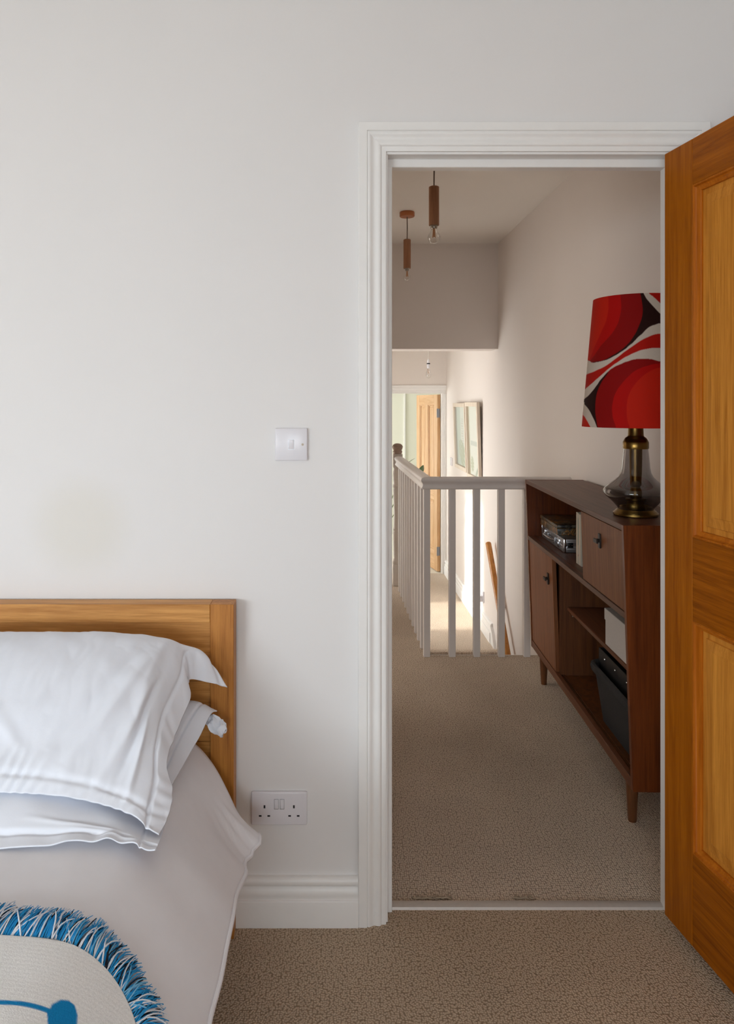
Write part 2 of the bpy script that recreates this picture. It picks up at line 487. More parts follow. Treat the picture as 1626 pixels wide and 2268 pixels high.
ARCH = [(0, 0), (0, .018), (.002, .020), (.0225, .020), (.0238, .0165), (.026, .0178), (.030, .0176), (.033, .0160), (.036, .0138), (.040, .0120), (.044, .0118),
        (.048, .0128), (.052, .0138), (.0565, .0134), (.060, .0112), (.0615, .0085), (.070, .0082), (.0736, .0068), (.0736, 0)]
def architrave(name, xl, xr, zb, zt, y, w, k=1.0, sgn=-1):
    """xl/xr inner edges, zt inner top; profile runs outer to inner; projects towards -Y"""
    root = bpy.data.objects.new(name, None); C.objects.link(root); root['kind'] = 'structure'
    pr = [(a * k, h * k) for a, h in ARCH]
    a = MB(); a.prism(pr, lambda t, h: (xl - w + t, y + sgn * h, zb), lambda t, h: (xl - w + t, y + sgn * h, zt + w - t))
    obj('architrave', a, M['gloss'], root)
    if xr is not None:
        a = MB(); a.prism(pr, lambda t, h: (xr + w - t, y + sgn * h, zb), lambda t, h: (xr + w - t, y + sgn * h, zt + w - t))
        obj('architrave', a, M['gloss'], root)
        a = MB(); a.prism(pr, lambda t, h: (xl - w + t, y + sgn * h, zt + w - t), lambda t, h: (xr + w - t, y + sgn * h, zt + w - t))
        obj('architrave', a, M['gloss'], root)
    return root
ar = architrave('trim_2', 0.1425, 0.9140, 0.0, 2.0258, YF, 0.0736)
ar['label'] = 'white moulded architrave round the bedroom doorway'

SK = [(0, 0), (.0215, 0), (.0215, .0655), (.0200, .0690), (.0165, .0700), (.0160, .0740), (.0168, .080), (.0160, .087), (.0135, .094), (.0105, .0995), (.0098, .1040), (.0150, .1052),
      (.0165, .108), (.0165, .116), (.0140, .122), (.0090, .1255), (0, .1255)]
def skirting(name, x0, x1, y, label):
    s_ = MB(); s_.prism(SK, lambda h, z: (x0, y - h, z), lambda h, z: (x1, y - h, z))
    return struct(name, s_, M['gloss'], label)
skirting('baseboard_front', -4.0, 0.0689, YF, 'white moulded skirting board between bed and doorway')
def skirting_right(name, x, y0, y1, z, k=1.0):
    s_ = MB(); s_.prism([(h * k, zz * k) for h, zz in SK], lambda h, zz: (x - h, y0, z + zz), lambda h, zz: (x - h, y1, z + zz))
    return struct(name, s_, M['gloss'])

struct('trim_3', MB().prism([(-.016, 0), (-.013, .006), (-.004, .009), (.004, .009), (.013, .006), (.016, 0)],
                            lambda a, z: (0.1475, 1.962 + a, z), lambda a, z: (0.909, 1.962 + a, z)), M['brushed'], 'flat metal carpet threshold strip in the bedroom doorway')

# hall and stairwell
struct('floor_hall', MB().box(-0.35, XW, 1.962, 3.915, -0.24, 0).box(-0.35, 0.53, 3.915, 5.48, -0.24, 0), M['hall_carpet'], 'beige ribbed carpet of the upper hall')
struct('ceiling_hall', MB().box(-0.45, XW, YB, 5.587, HC, HC + .1), M['ceiling'])
rw = MB().box(XW, XW + .1, YB, 8.12, -2.7, HC + .1)
struct('wall_hall_right', rw, M['hall_wall'])
struct('wall_hall_end', MB().box(-0.35, XW, 5.587, 5.82, 1.785, HC + .1), M['hall_wall'], 'lowered beam of wall above the stair opening')
# left wall with the landing window and an opening to the added side room
hy0, hy1, hz0, hz1 = 5.98, 6.92, -0.35, 1.50
ky0, ky1, kz0, kz1 = 3.35, 4.15, 0.0, 2.0
hw = MB().box(-0.45, -0.35, YB, ky0, -2.7, HC + .1).box(-0.45, -0.35, ky1, hy0, -2.7, HC + .1).box(-0.45, -0.35, ky0, ky1, -2.7, kz0).box(-0.45, -0.35, ky0, ky1, kz1, HC + .1)
hw.box(-0.45, -0.35, hy1, 8.12, -2.7, HC + .1)
hw.box(-0.45, -0.35, hy0, hy1, -2.7, hz0).box(-0.45, -0.35, hy0, hy1, hz1, HC + .1)
struct('wall_hall_left', hw, M['hall_wall'])
window('window_2', [(-.45, -.39, hy0, hy0 + .05, hz0, hz1), (-.45, -.39, hy1 - .05, hy1, hz0, hz1), (-.45, -.39, hy0 + .05, hy1 - .05, hz0, hz0 + .05),
                    (-.45, -.39, hy0 + .05, hy1 - .05, hz1 - .05, hz1)], (-.425, -.42, hy0 + .05, hy1 - .05, hz0 + .05, hz1 - .05))
struct('wall_added_side_room', MB().box(-2.6, -2.5, 2.9, 4.6, 0, HC).box(-2.5, -.45, 2.8, 2.9, 0, HC).box(-2.5, -.45, 4.6, 4.7, 0, HC), M['hall_wall'])  # unseen room added to hold the hall fill and keep the sun out
struct('ceiling_added_side_room', MB().box(-2.6, -.45, 2.8, 4.7, HC, HC + .1), M['ceiling'])
struct('floor_added_side_room', MB().box(-2.6, -.35, 2.8, 4.7, -.1, 0), M['hall_carpet'])
# lower landing, its two side steps, and the stairs that go down under the hall
lf = MB().box(0.49, XW, 5.62, 8.14, ZL - .2, ZL).box(-0.35, 0.49, 5.92, 8.14, ZL - .2, ZL)
nose = [(5.62, ZL), (5.605, ZL - .003), (5.592, ZL - .012), (5.588, ZL - .025), (5.594, ZL - .038), (5.62, ZL - .045)]
lf.prism(nose, lambda y, z: (0.53, y, z), lambda y, z: (XW, y, z))
struct('floor_landing', lf, M['hall_carpet'], 'sunlit beige carpet of the lower landing')
st = MB()
for k in range(1, 9):
    z = ZL - 0.2 * k; y = 5.62 - 0.19 * k
    st.box(0.53, XW, y - .02, y + .21, z - .045, z).box(0.53, XW, y + .19, y + .21, z, z + .16)
struct('trim_stairs', st, M['hall_carpet'])
struct('trim_side_steps', MB().box(-0.35, 0.49, 5.48, 5.70, -.36, -.183).box(-0.35, 0.49, 5.70, 5.92, ZL, -.366), M['hall_carpet'])
struct('wall_stair_left', MB().box(0.49, 0.53, 3.915, 5.48, -2.7, -.24).box(0.49, 0.53, 5.48, 5.9, -2.7, -.56), M['hall_wall'])
struct('wall_stair_front', MB().box(0.49, XW, 3.80, 3.85, -2.7, -.24), M['hall_wall'])
struct('floor_stair', MB().box(0.4, XW, 3.8, 8.1, -2.8, -2.7), M['hall_carpet'])
struct('ceiling_landing', MB().box(-.45, XW, 5.82, 8.12, 2.0, 2.1), M['ceiling'])
dx0, dx1, dz1 = 0.46, 1.235, 1.475
struct('wall_landing_end', MB().box(-.45, dx0 - .02, 8.12, 8.22, ZL - .2, 2.1).box(dx1 + .02, XW + .1, 8.12, 8.22, ZL - .2, 2.1).box(dx0 - .02, dx1 + .02, 8.12, 8.22, dz1 + .02, 2.1), M['hall_wall'])
tl4 = bpy.data.objects.new('trim_4', None); C.objects.link(tl4); tl4['kind'] = 'structure'
for b in [(dx0 - .02, dx0, 8.11, 8.23, ZL, dz1), (dx1, dx1 + .02, 8.11, 8.23, ZL, dz1), (dx0 - .02, dx1 + .02, 8.11, 8.23, dz1, dz1 + .02)]:
    obj('lining', MB().box(*b), M['gloss'], tl4)
ar2 = architrave('trim_5', dx0 - .006, None, ZL, dz1 + .006, 8.12, 0.0736)
pr5 = MB(); pr5.prism(ARCH, lambda t_, h: (dx0 - .08 + t_, 8.12 - h, dz1 + .092 - t_ * 1.17), lambda t_, h: (XW, 8.12 - h, dz1 + .092 - t_ * 1.17))
obj('architrave', pr5, M['gloss'], ar2)
pr6 = MB(); pr6.prism([(t_ * .6, h) for t_, h in ARCH], lambda t_, h: (XW - t_, 8.12 - h, ZL), lambda t_, h: (XW - t_, 8.12 - h, dz1 + .0))
obj('architrave', pr6, M['gloss'], ar2)
ar2['label'] = 'white moulded architrave of the far doorway'
skirting_right('baseboard_landing', XW, 5.76, 8.10, ZL, 1.25)
# sloping string board that carries the skirting line down the stairs
sb = MB()
sb.prism([(5.76, ZL), (5.76, ZL + .135), (5.70, ZL + .10), (5.62, ZL - .01), (4.1, ZL - 1.61), (4.1, ZL - 1.86), (5.62, ZL - .26)],
         lambda y, z: (XW - .022, y, z), lambda y, z: (XW, y, z))
struct('trim_stair_string', sb, M['gloss'])
struct('trim_7', MB().box(XW - .003, XW, YB, 3.79, .126, 1.672), M['hall_wall'])
skirting_right('baseboard_hall', XW, YB, 3.86, 0.0)
struct('trim_stair_apron', MB().box(0.53, XW, 3.915, 3.932, -.26, -.004), M['gloss'])

# far room
struct('floor_far_room', MB().box(-1.5, 2.2, 8.14, 10.7, ZL - .1, ZL), plain('far_floor', '#D8D4C8', 0.5))
struct('wall_far_room', MB().box(-1.5, 2.2, 10.6, 10.7, ZL, 2.1).box(-1.6, -1.5, 8.22, 10.6, ZL, 2.1).box(2.2, 2.3, 8.12, 10.7, ZL, 2.1)
       .box(XW + .1, 2.3, 8.12, 8.22, ZL, 2.1).box(-1.6, -.45, 8.12, 8.22, ZL, 2.1), M['far_wall'])
struct('ceiling_far_room', MB().box(-1.6, 2.3, 8.22, 10.7, 2.1, 2.2), M['ceiling'])
struct('trim_6', MB().box(1.055, 1.078, 10.575, 10.6, ZL, 2.1), M['gloss'])

# ------------------------------------------------------------------ panelled doors
def make_door(name, label, w, h, th, loc, rz, mats, stile=.112, top=.113, lock=(1.005, .800), bottom=.228, muntin=.10, handle=True):
    """local: hinge edge at x=0, visible face at y=0, thickness towards +y, z from 0"""
    mz, mxm, mp, mm = mats
    d = thing(name, label, 'door', loc, rz)
    d['kind'] = 'structure'; del d['category']
    obj('stile', MB().box(0, stile, 0, th, 0, h), mz, d, bevel=.0012, seg=1)
    obj('stile', MB().box(w - stile, w, 0, th, 0, h), mz, d, bevel=.0012, seg=1)
    for z0, z1 in ((h - top, h), (lock[1], lock[0]), (0, bottom)):
        obj('rail', MB().box(stile + .0006, w - stile - .0006, .0004, th - .0004, z0, z1), mxm, d, bevel=.0008, seg=1)
    c0, c1 = w / 2 - muntin / 2, w / 2 + muntin / 2
    for z0, z1 in ((lock[0], h - top), (bottom, lock[1])):
        obj('muntin', MB().box(c0, c1, .0004, th - .0004, z0, z1), mz, d, bevel=.0008, seg=1)
        for x0, x1 in ((stile, c0), (c1, w - stile)):
            # raised and fielded panel: thin margin, sloped bevel, flat field, both faces
            p = MB()
            def ring(ix, y):
                return [(x0 + ix, y, z0 + ix), (x1 - ix, y, z0 + ix), (x1 - ix, y, z1 - ix), (x0 + ix, y, z1 - ix)]
            p.loops([ring(0, .0175), ring(.032, .0170), ring(.0335, .0135), ring(.058, .0085), ring(.0595, .0075), ring(.0605, .0075)])
            p.loops([ring(0, th - .0175), ring(.032, th - .0170), ring(.0335, th - .0135), ring(.058, th - .0085), ring(.0595, th - .0075), ring(.0605, th - .0075)])
            p.loops([ring(0, .0175), ring(0, th - .0175)], cap=False)
            obj('panel', p, mp, d, smooth=20)
            # mitred moulding that frames the panel
            prof = [(0, .0012), (.0012, .0012), (.0022, -.0004), (.0055, -.0004), (.0070, .0028), (.0095, .0068), (.0135, .0092), (.0165, .0100), (.0180, .0128), (.0180, .0170), (0, .0170)]
            for yf in (lambda y: y, lambda y: th - y):
                rings = [ring(a, yf(b)) for a, b in prof]
                rr = [[r[i] for r in rings] for i in range(4)]
                mo = MB(); n = len(prof)
                vs = [q for c in rr for q in c]
                fs = []
                for i in range(4):
                    j = (i + 1) % 4
                    for k in range(n):
                        k2 = (k + 1) % n
                        fs.append((i * n + k, j * n + k, j * n + k2, i * n + k2))
                mo.add(vs, fs)
                obj('moulding', mo, mm, d, smooth=50)
    for z in (.23, 1.0, h - .21):
        hg = MB().box(-.002, .0, .004, th - .002, z - .05, z + .05)
        hg.tube([(-.004, th + .003, z - .05), (-.004, th + .003, z + .05)], .005, 8)
        obj('hinge', hg, M['steel'], d)
    if handle:
        hd = MB().box(w - .085, w - .045, -.006, 0, .93, 1.08)
        hd.tube([(w - .065, -.004, 1.03), (w - .065, -.045, 1.03), (w - .080, -.052, 1.03), (w - .175, -.052, 1.03)], .008, 10)
        obj('handle', hd, M['brushed'], d)
    return d
make_door('door_1', 'open oak panelled bedroom door at the right of the doorway', 0.757, 1.986, .0385, (0.8697, 1.8875, 0.030), -math.radians(81.4),
          (M['door_z'], M['door_x'], M['door_panel'], M['door_mould']))
make_door('door_2', 'oak panelled door standing open beyond the lower landing', 0.745, 2.005, .036, (1.230, 8.19, ZL + .008), math.radians(101.5),
          (M['far_oak_z'], M['far_oak_x'], M['far_oak_z'], M['far_oak_z']), handle=False)

# ------------------------------------------------------------------ wall plates
sw = thing('light_switch', 'white square light switch on the bedroom wall left of the doorway', 'switch', (-.1063, YF, 1.2575))
obj('switch_plate', MB().box(-.0425, .0425, -.0105, 0, -.0425, .0425), M['plastic'], sw, bevel=.003, seg=3)
rk = MB(); rk.prism([(-.0125, -.0108), (.0125, -.0132), (.0125, -.009), (-.0125, -.009)], lambda z, y: (-.0070, y, z), lambda z, y: (.0070, y, z))
obj('rocker', rk, M['plastic'], sw, bevel=.0006)
obj('rocker_gap', MB().box(-.0077, .0077, -.01075, -.0102, -.0132, .0132), M['steel'], sw)
obj('screw_cover', MB().add(*[(lambda: ([(0.030 + .0032 * math.cos(a * PI / 6), -.0108, .0032 * math.sin(a * PI / 6)) for a in range(12)], [tuple(range(12))]))()][0]), M['paper'], sw)

so = thing('wall_socket', 'white double wall socket with two switches beside the bed', 'socket', (-.1377, YF, 0.304))
obj('socket_plate', MB().box(-.073, .073, -.0095, 0, -.043, .043), M['plastic'], so, bevel=.003, seg=3)
for xx in (-.0075, .0075):
    r_ = MB(); r_.prism([(-.0005, -.0098), (.0245, -.0120), (.0245, -.008), (-.0005, -.008)], lambda z, y: (xx - .0050, y, z), lambda z, y: (xx + .0050, y, z))
    obj('rocker', r_, M['plastic'], so, bevel=.0005)
    obj('rocker_gap', MB().box(xx - .0057, xx + .0057, -.0098, -.0093, -.0012, .0252), M['steel'], so)
for cx in (-.0385, .0385):
    obj('earth_slot', MB().box(cx - .0022, cx + .0022, -.0098, -.0090, .0015, .0095), M['dark'], so)
    for q in (-.0112, .0112):
        obj('pin_slot', MB().box(cx + q - .0035, cx + q + .0035, -.0098, -.0090, -.0205, -.0165), M['dark'], so)

sw2 = thing('light_switch', 'small white switch plate on the landing wall beside the far doorway', 'switch', (XW, 7.74, 0.74))
obj('switch_plate', MB().box(-.010, 0, -.043, .043, -.043, .043), M['plastic'], sw2, bevel=.003)
obj('rocker', MB().box(-.013, -.0095, -.007, .007, -.012, .012), M['plastic'], sw2, bevel=.001)
so2 = thing('wall_socket', 'white single socket low on the landing wall above the skirting', 'socket', (XW, 6.13, -.272))
obj('socket_plate', MB().box(-.010, 0, -.043, .043, -.047, .047), M['plastic'], so2, bevel=.003)
obj('rocker', MB().box(-.013, -.0095, -.006, .006, .015, .036), M['plastic'], so2, bevel=.001)
pg = thing('plug', 'white plug pushed into the single landing socket', 'plug', (XW - .010, 6.13, -.285))
obj('plug_body', MB().box(-.038, 0, -.026, .026, -.030, .022), M['plastic'], pg, bevel=.006, seg=3)
obj('plug_cord', MB().tube([(-.02, 0, -.03), (-.022, .01, -.08), (-.02, .06, -.14), (-.03, .10, -.19), (-.035, .16, -.262)], .003, 8), M['white_cord'], pg)

# ------------------------------------------------------------------ bed
bed = thing('bed', 'oak framed double bed with a plain panelled headboard against the bedroom wall', 'bed', (-.95, 1.84, 0))
B0 = (-.95, 1.84, 0)
hx0, hx1 = -1.65, -.25
for x0, x1 in ((hx1 - .060, hx1), (hx0, hx0 + .060)):
    obj('headboard_post', MB().box(x0, x1, 1.84, 1.89, 0, .8525), M['oak_z'], bed, bevel=.0012, seg=1, base=B0)
obj('top_rail', MB().box(hx0 + .0605, hx1 - .0605, 1.8405, 1.89, .806, .8525), M['oak_x'], bed, bevel=.0012, seg=1, base=B0)
for z0, z1 in ((.655, .8052), (.500, .654), (.345, .499)):
    obj('headboard_board', MB().box(hx0 + .0605, hx1 - .0605, 1.848, 1.884, z0, z1), M['oak_x'], bed, bevel=.001, seg=1, base=B0)
for x0, x1 in ((-.295, -.268), (-1.632, -1.605)):
    obj('side_rail', MB().box(x0, x1, -.10, 1.838, .17, .30), M['oak_x'], bed, bevel=.002, seg=1, base=B0)
obj('foot_rail', MB().box(-1.605, -.295, -.10, -.07, .17, .30), M['oak_x'], bed, bevel=.002, base=B0)
for x0 in (-.345, -1.62):
    obj('foot_leg', MB().box(x0, x0 + .06, -.16, -.10, 0, .32), M['oak_z'], bed, bevel=.002, base=B0)
obj('bed_slats', MB().box(-1.60, -.30, -.06, 1.83, .255, .275), M['oak_x'], bed, base=B0)
obj('mattress', MB().box(-1.55, -.35, -.02, 1.80, .275, .500), M['sheet'], bed, bevel=.05, seg=4, base=B0)

# bed cover: a cross-section that is swept from the headboard to the foot
PH = np.array([(-.95, .562), (-.72, .560), (-.55, .558), (-.44, .553), (-.38, .540), (-.33, .508), (-.285, .452), (-.240, .394), (-.207, .356), (-.180, .333)])
PN = np.array([(-.95, .578), (-.72, .577), (-.55, .575), (-.45, .570), (-.385, .560), (-.335, .536), (-.288, .500), (-.247, .460), (-.215, .425), (-.191, .392)])
def arclen(P, n=240):
    q = catmull(P, np.linspace(0, len(P) - 1, n))
    s = np.concatenate([[0], np.cumsum(np.hypot(*np.diff(q, axis=0).T))])
    u = np.linspace(0, s[-1], n)
    return np.stack([np.interp(u, s, q[:, 0]), np.interp(u, s, q[:, 1])], 1), s[-1]
AH, LH = arclen(PH); AN, LN = arclen(PN)
def cover_pt(u, Y):
    """u in -1..1 across the bed (arc length), Y along it -> X, z"""
    a = np.abs(u)
    k = np.linspace(0, 1, len(AH))
    f = sstep(1.36, 1.70, Y)
    xh, zh = np.interp(a, k, AH[:, 0]), np.interp(a, k, AH[:, 1])
    xn, zn = np.interp(a, k, AN[:, 0]), np.interp(a, k, AN[:, 1])
    X = xn + (xh - xn) * f; Z = zn + (zh - zn) * f
    # soft folds that open towards the hem, a gathered corner by the headboard
    hem = np.clip((a - .58) / .42, 0, 1)
    wob = .0026 * np.sin(Y * 19.0 + 2.2 * np.sin(Y * 6.1)) + .0014 * np.sin(Y * 37.0 + 1.0)
    X = X + hem ** 1.5 * wob
    Z = Z + hem ** 1.5 * .5 * wob
    g = np.exp(-((Y - 1.70) / .030) ** 2) * sstep(.84, 1.0, a)
    X = X + .012 * g; Z = Z + .008 * g
    d = np.exp(-((Y - 1.615) / .035) ** 2) * sstep(.80, 1.0, a)
    X = X - .010 * d; Z = Z - .003 * d
    pk = sstep(.80, .93, a) * np.exp(-((Y - 1.68) / .07) ** 2) * .0035 * np.sin((Y - 1.70) * 190 + a * 30)
    X = X + pk
    X = np.where(u < 0, -1.9 - X, X)
    return X, Z
def nz2(x, y, s, seed):
    return np.array([noise.noise((a * s, b * s, seed)) for a, b in zip(x.ravel(), y.ravel())]).reshape(x.shape)
nu, ny = 221, 190
U, T = np.meshgrid(np.linspace(-1, 1, nu), np.linspace(0, 1, ny))
au = np.abs(U)
Yg = (1.800 - .075 * sstep(.78, 1.0, au)) * (1 - T) + (-.08) * T
Xg, Zg = cover_pt(U, Yg)
rip = nz2(Xg, Yg, 9.0, 3.1) * .0030 + nz2(Xg * 1.0, Yg * .35, 24.0, 7.7) * .0016
Zg = Zg + rip
mb = MB(); mb.add(np.stack([Xg, Yg, Zg], -1).reshape(-1, 3), grid_faces(ny, nu))
cv = obj('bed_cover', mb, M['sheet'], smooth=60, base=(-.95, .9, .5))
so_ = cv.modifiers.new('thickness', 'SOLIDIFY'); so_.thickness = .009; so_.offset = -1
tag(cv, 'plain off-white bed cover draped over the mattress edge', 'bed cover')
obj('hem', MB().tube([(float(x) + .95, float(y) - .9, float(z) - .503) for x, y, z in list(zip(Xg[:, -1], Yg[:, -1], Zg[:, -1]))[::2]], .0052, 8), M['sheet'], cv)

# ------------------------------------------------------------------ pillows: control nets (rows back to front, columns centre to right edge)
class HMap:
    def __init__(s, X, Y, Z, cell):
        s.c = cell; s.x0, s.y0 = X.min() - cell, Y.min() - cell
        nx, ny = int((X.max() - s.x0) / cell) + 3, int((Y.max() - s.y0) / cell) + 3
        s.g = np.full((nx, ny), -9.0)
        np.maximum.at(s.g, (((X - s.x0) / cell).astype(int).ravel(), ((Y - s.y0) / cell).astype(int).ravel()), Z.ravel())
        for _ in range(2):
            p = np.pad(s.g, 1, constant_values=-9.0)
            m = np.max([p[a:a + nx, b:b + ny] for a in range(3) for b in range(3)], axis=0)
            s.g = np.where(s.g < -5, m, s.g) if _ == 0 else s.g
        for _ in range(3):                                  # smooth the valid cells
            v = (s.g > -5).astype(float)
            p, q = np.pad(s.g * v, 1), np.pad(v, 1)
            a = sum(p[i:i + nx, j:j + ny] for i in range(3) for j in range(3)); w = sum(q[i:i + nx, j:j + ny] for i in range(3) for j in range(3))
            s.g = np.where(v > 0, a / np.maximum(w, 1), s.g)
    def __call__(s, X, Y):
        fx, fy = (X - s.x0) / s.c - .5, (Y - s.y0) / s.c - .5
        nx, ny = s.g.shape
        i, j = np.floor(fx).astype(int), np.floor(fy).astype(int)
        fx, fy = fx - i, fy - j
        acc, wt, best = np.zeros(X.shape), np.zeros(X.shape), np.full(X.shape, -9.0)
        for a in (0, 1):
            for b in (0, 1):
                ok = (i + a >= 0) & (i + a < nx) & (j + b >= 0) & (j + b < ny)
                g = np.where(ok, s.g[np.clip(i + a, 0, nx - 1), np.clip(j + b, 0, ny - 1)], -9.0)
                w = (fx if a else 1 - fx) * (fy if b else 1 - fy) * (g > -5)
                acc += w * g; wt += w; best = np.maximum(best, g)
        return np.where(wt > .05, acc / np.maximum(wt, 1e-6), best)
cover_h = HMap(Xg, Yg, Zg, .011)
def pillow(name, label, rows, z_under, floor_z, centre, base, wrinkle, seed, flange_r=(0.8, 6.2), flange_c=4.0, n_r=210, n_c=190, group=None):
    P = np.array(rows, float)                       # R x Cn x 3
    R, Cn, _ = P.shape
    L = P[:, ::-1][:, :-1].copy()                   # mirrored half
    L[..., 0] = 2 * centre - L[..., 0]
    F = np.concatenate([L, P], 1)
    ncol = F.shape[1]
    tr = np.linspace(0, R - 1, n_r); tcx = np.linspace(0, ncol - 1, 2 * n_c - 1)
    A = np.stack([catmull(F[:, c], tr) for c in range(ncol)], 1)      # n_r x ncol x 3
    S = np.stack([catmull(A[r], tcx) for r in range(n_r)], 0)
    du = np.gradient(S, axis=1); dv = np.gradient(S, axis=0)
    N = np.cross(dv, du); N /= np.linalg.norm(N, axis=2, keepdims=True) + 1e-9
    N *= np.sign(N[..., 2:3] - N[..., 1:2] + 1e-6)
    rr, cc = np.meshgrid(tr, np.abs(tcx - (ncol - 1) / 2), indexing='ij')
    h = wrinkle(rr, cc, S)
    top = S + N * h[..., None]
    H = z_under(S[..., 0], S[..., 1])
    top[..., 2] = np.maximum(top[..., 2], H + .005)
    bot = top.copy()
    inner = sstep(.7, 1.6, rr) * (1 - sstep(R - 2.6, R - 1.7, rr)) * (1 - sstep(flange_c - .8, flange_c, cc))
    lowz = np.maximum(np.minimum(top[..., 2] - .0025, floor_z(S[..., 1])), H + .0025)
    bot[..., 2] = np.minimum((top[..., 2] - .0025) * (1 - inner) + lowz * inner, top[..., 2] - .002)
    vs = np.concatenate([top.reshape(-1, 3), bot.reshape(-1, 3)])
    nc2 = S.shape[1]; nt = n_r * nc2
    fs = grid_faces(n_r, nc2)
    fs += [tuple(i + nt for i in f[::-1]) for f in grid_faces(n_r, nc2)]
    bd = [(0, c) for c in range(nc2)] + [(r, nc2 - 1) for r in range(1, n_r)] + [(n_r - 1, c) for c in range(nc2 - 2, -1, -1)] + [(r, 0) for r in range(n_r - 2, 0, -1)]
    ids = [r * nc2 + c for r, c in bd]
    fs += [(ids[k], ids[(k + 1) % len(ids)], ids[(k + 1) % len(ids)] + nt, ids[k] + nt) for k in range(len(ids))]
    o = obj(name, MB().add(vs, fs), M['linen'], smooth=150, base=base)
    tag(o, label, 'pillow', group)
    return o, top

def ridge(a, b, a0, b0, a1, b1, w):
    """soft crease from (a0,b0) to (a1,b1) in net coordinates"""
    dx, dy = a1 - a0, b1 - b0
    L2 = dx * dx + dy * dy
    t_ = np.clip(((a - a0) * dx + (b - b0) * dy) / L2, 0, 1)
    d2 = (a - a0 - t_ * dx) ** 2 + (b - b0 - t_ * dy) ** 2
    return np.exp(-d2 / (w * w)) * np.sin(PI * np.clip(t_, .02, .98)) ** .5

XC = -.735
top_rows = [
    # centre ... -> right: body x5, seam, flange edge
    [(-.735, 1.815, .722), (-.60, 1.815, .722), (-.50, 1.815, .72), (-.42, 1.810, .715), (-.345, 1.80, .716), (-.296, 1.79, .712), (-.257, 1.778, .668)],
    [(-.735, 1.79, .765), (-.60, 1.79, .765), (-.50, 1.79, .762), (-.42, 1.785, .758), (-.348, 1.780, .755), (-.318, 1.77, .752), (-.298, 1.752, .690)],
    [(-.735, 1.735, .815), (-.60, 1.735, .815), (-.50, 1.735, .812), (-.42, 1.735, .802), (-.372, 1.735, .785), (-.352, 1.735, .758), (-.343, 1.728, .706)],
    [(-.735, 1.66, .826), (-.60, 1.66, .826), (-.50, 1.66, .818), (-.42, 1.66, .800), (-.374, 1.665, .768), (-.348, 1.665, .726), (-.328, 1.655, .688)],
    [(-.735, 1.57, .800), (-.60, 1.57, .798), (-.50, 1.57, .790), (-.42, 1.57, .768), (-.382, 1.57, .734), (-.358, 1.57, .694), (-.337, 1.56, .654)],
    [(-.735, 1.49, .748), (-.60, 1.49, .745), (-.50, 1.49, .733), (-.42, 1.49, .712), (-.382, 1.485, .684), (-.357, 1.48, .660), (-.338, 1.475, .636)],
    [(-.735, 1.435, .697), (-.60, 1.435, .693), (-.50, 1.43, .683), (-.42, 1.425, .664), (-.374, 1.42, .645), (-.343, 1.42, .624), (-.316, 1.43, .602)],
    [(-.735, 1.385, .660), (-.60, 1.385, .656), (-.50, 1.38, .646), (-.42, 1.372, .632), (-.368, 1.362, .616), (-.339, 1.362, .598), (-.311, 1.375, .580)],
    [(-.735, 1.362, .635), (-.60, 1.362, .633), (-.50, 1.358, .627), (-.42, 1.348, .617), (-.366, 1.338, .603), (-.337, 1.331, .584), (-.318, 1.330, .573)],
]
def wr_top(r, c, S):
    X, Y = S[..., 0], S[..., 1]
    h = nz2(X, Y, 7.0, 1.3) * .005 + nz2(X, Y, 17.0, 5.2) * .0026 + np.abs(nz2(X * 1.6, Y * .8, 22.0, 8.8)) * .0022
    h += .0065 * ridge(r, c, 3.0, 3.3, 6.6, 1.7, .16) - .006 * ridge(r, c, 2.8, 3.0, 6.2, 1.35, .16)
    h += .007 * ridge(r, c, 3.6, 3.7, 7.0, 2.5, .18) - .006 * ridge(r, c, 3.6, 3.9, 7.0, 2.95, .15)
    h += .006 * ridge(r, c, 4.6, 3.9, 7.2, 3.5, .15) + .004 * ridge(r, c, 4.2, 1.2, 6.2, .4, .14)
    h += .005 * ridge(r, c, 2.4, 3.5, 4.6, 3.2, .2) + .004 * ridge(r, c, 4.9, .2, 6.3, .9, .12)
    seam = np.exp(-((r - 7.0) / .16) ** 2)
    h -= .0040 * seam
    pucker = sstep(6.0, 6.9, r) * (1 - sstep(3.4, 4.2, c))
    h += .0030 * pucker * (np.sin(X * 215 + 3 * np.sin(X * 31) + (r - 7) * 3.5) * (.45 + .8 * nz2(X, Y, 11, 9.0)))
    h -= .0045 * np.exp(-((c - 4.85) / .13) ** 2) * sstep(1.5, 2.4, r)
    h += .0012 * sstep(4.8, 5.2, c) * np.sin(r * 9.0 + 2 * np.sin(r * 3))
    return h
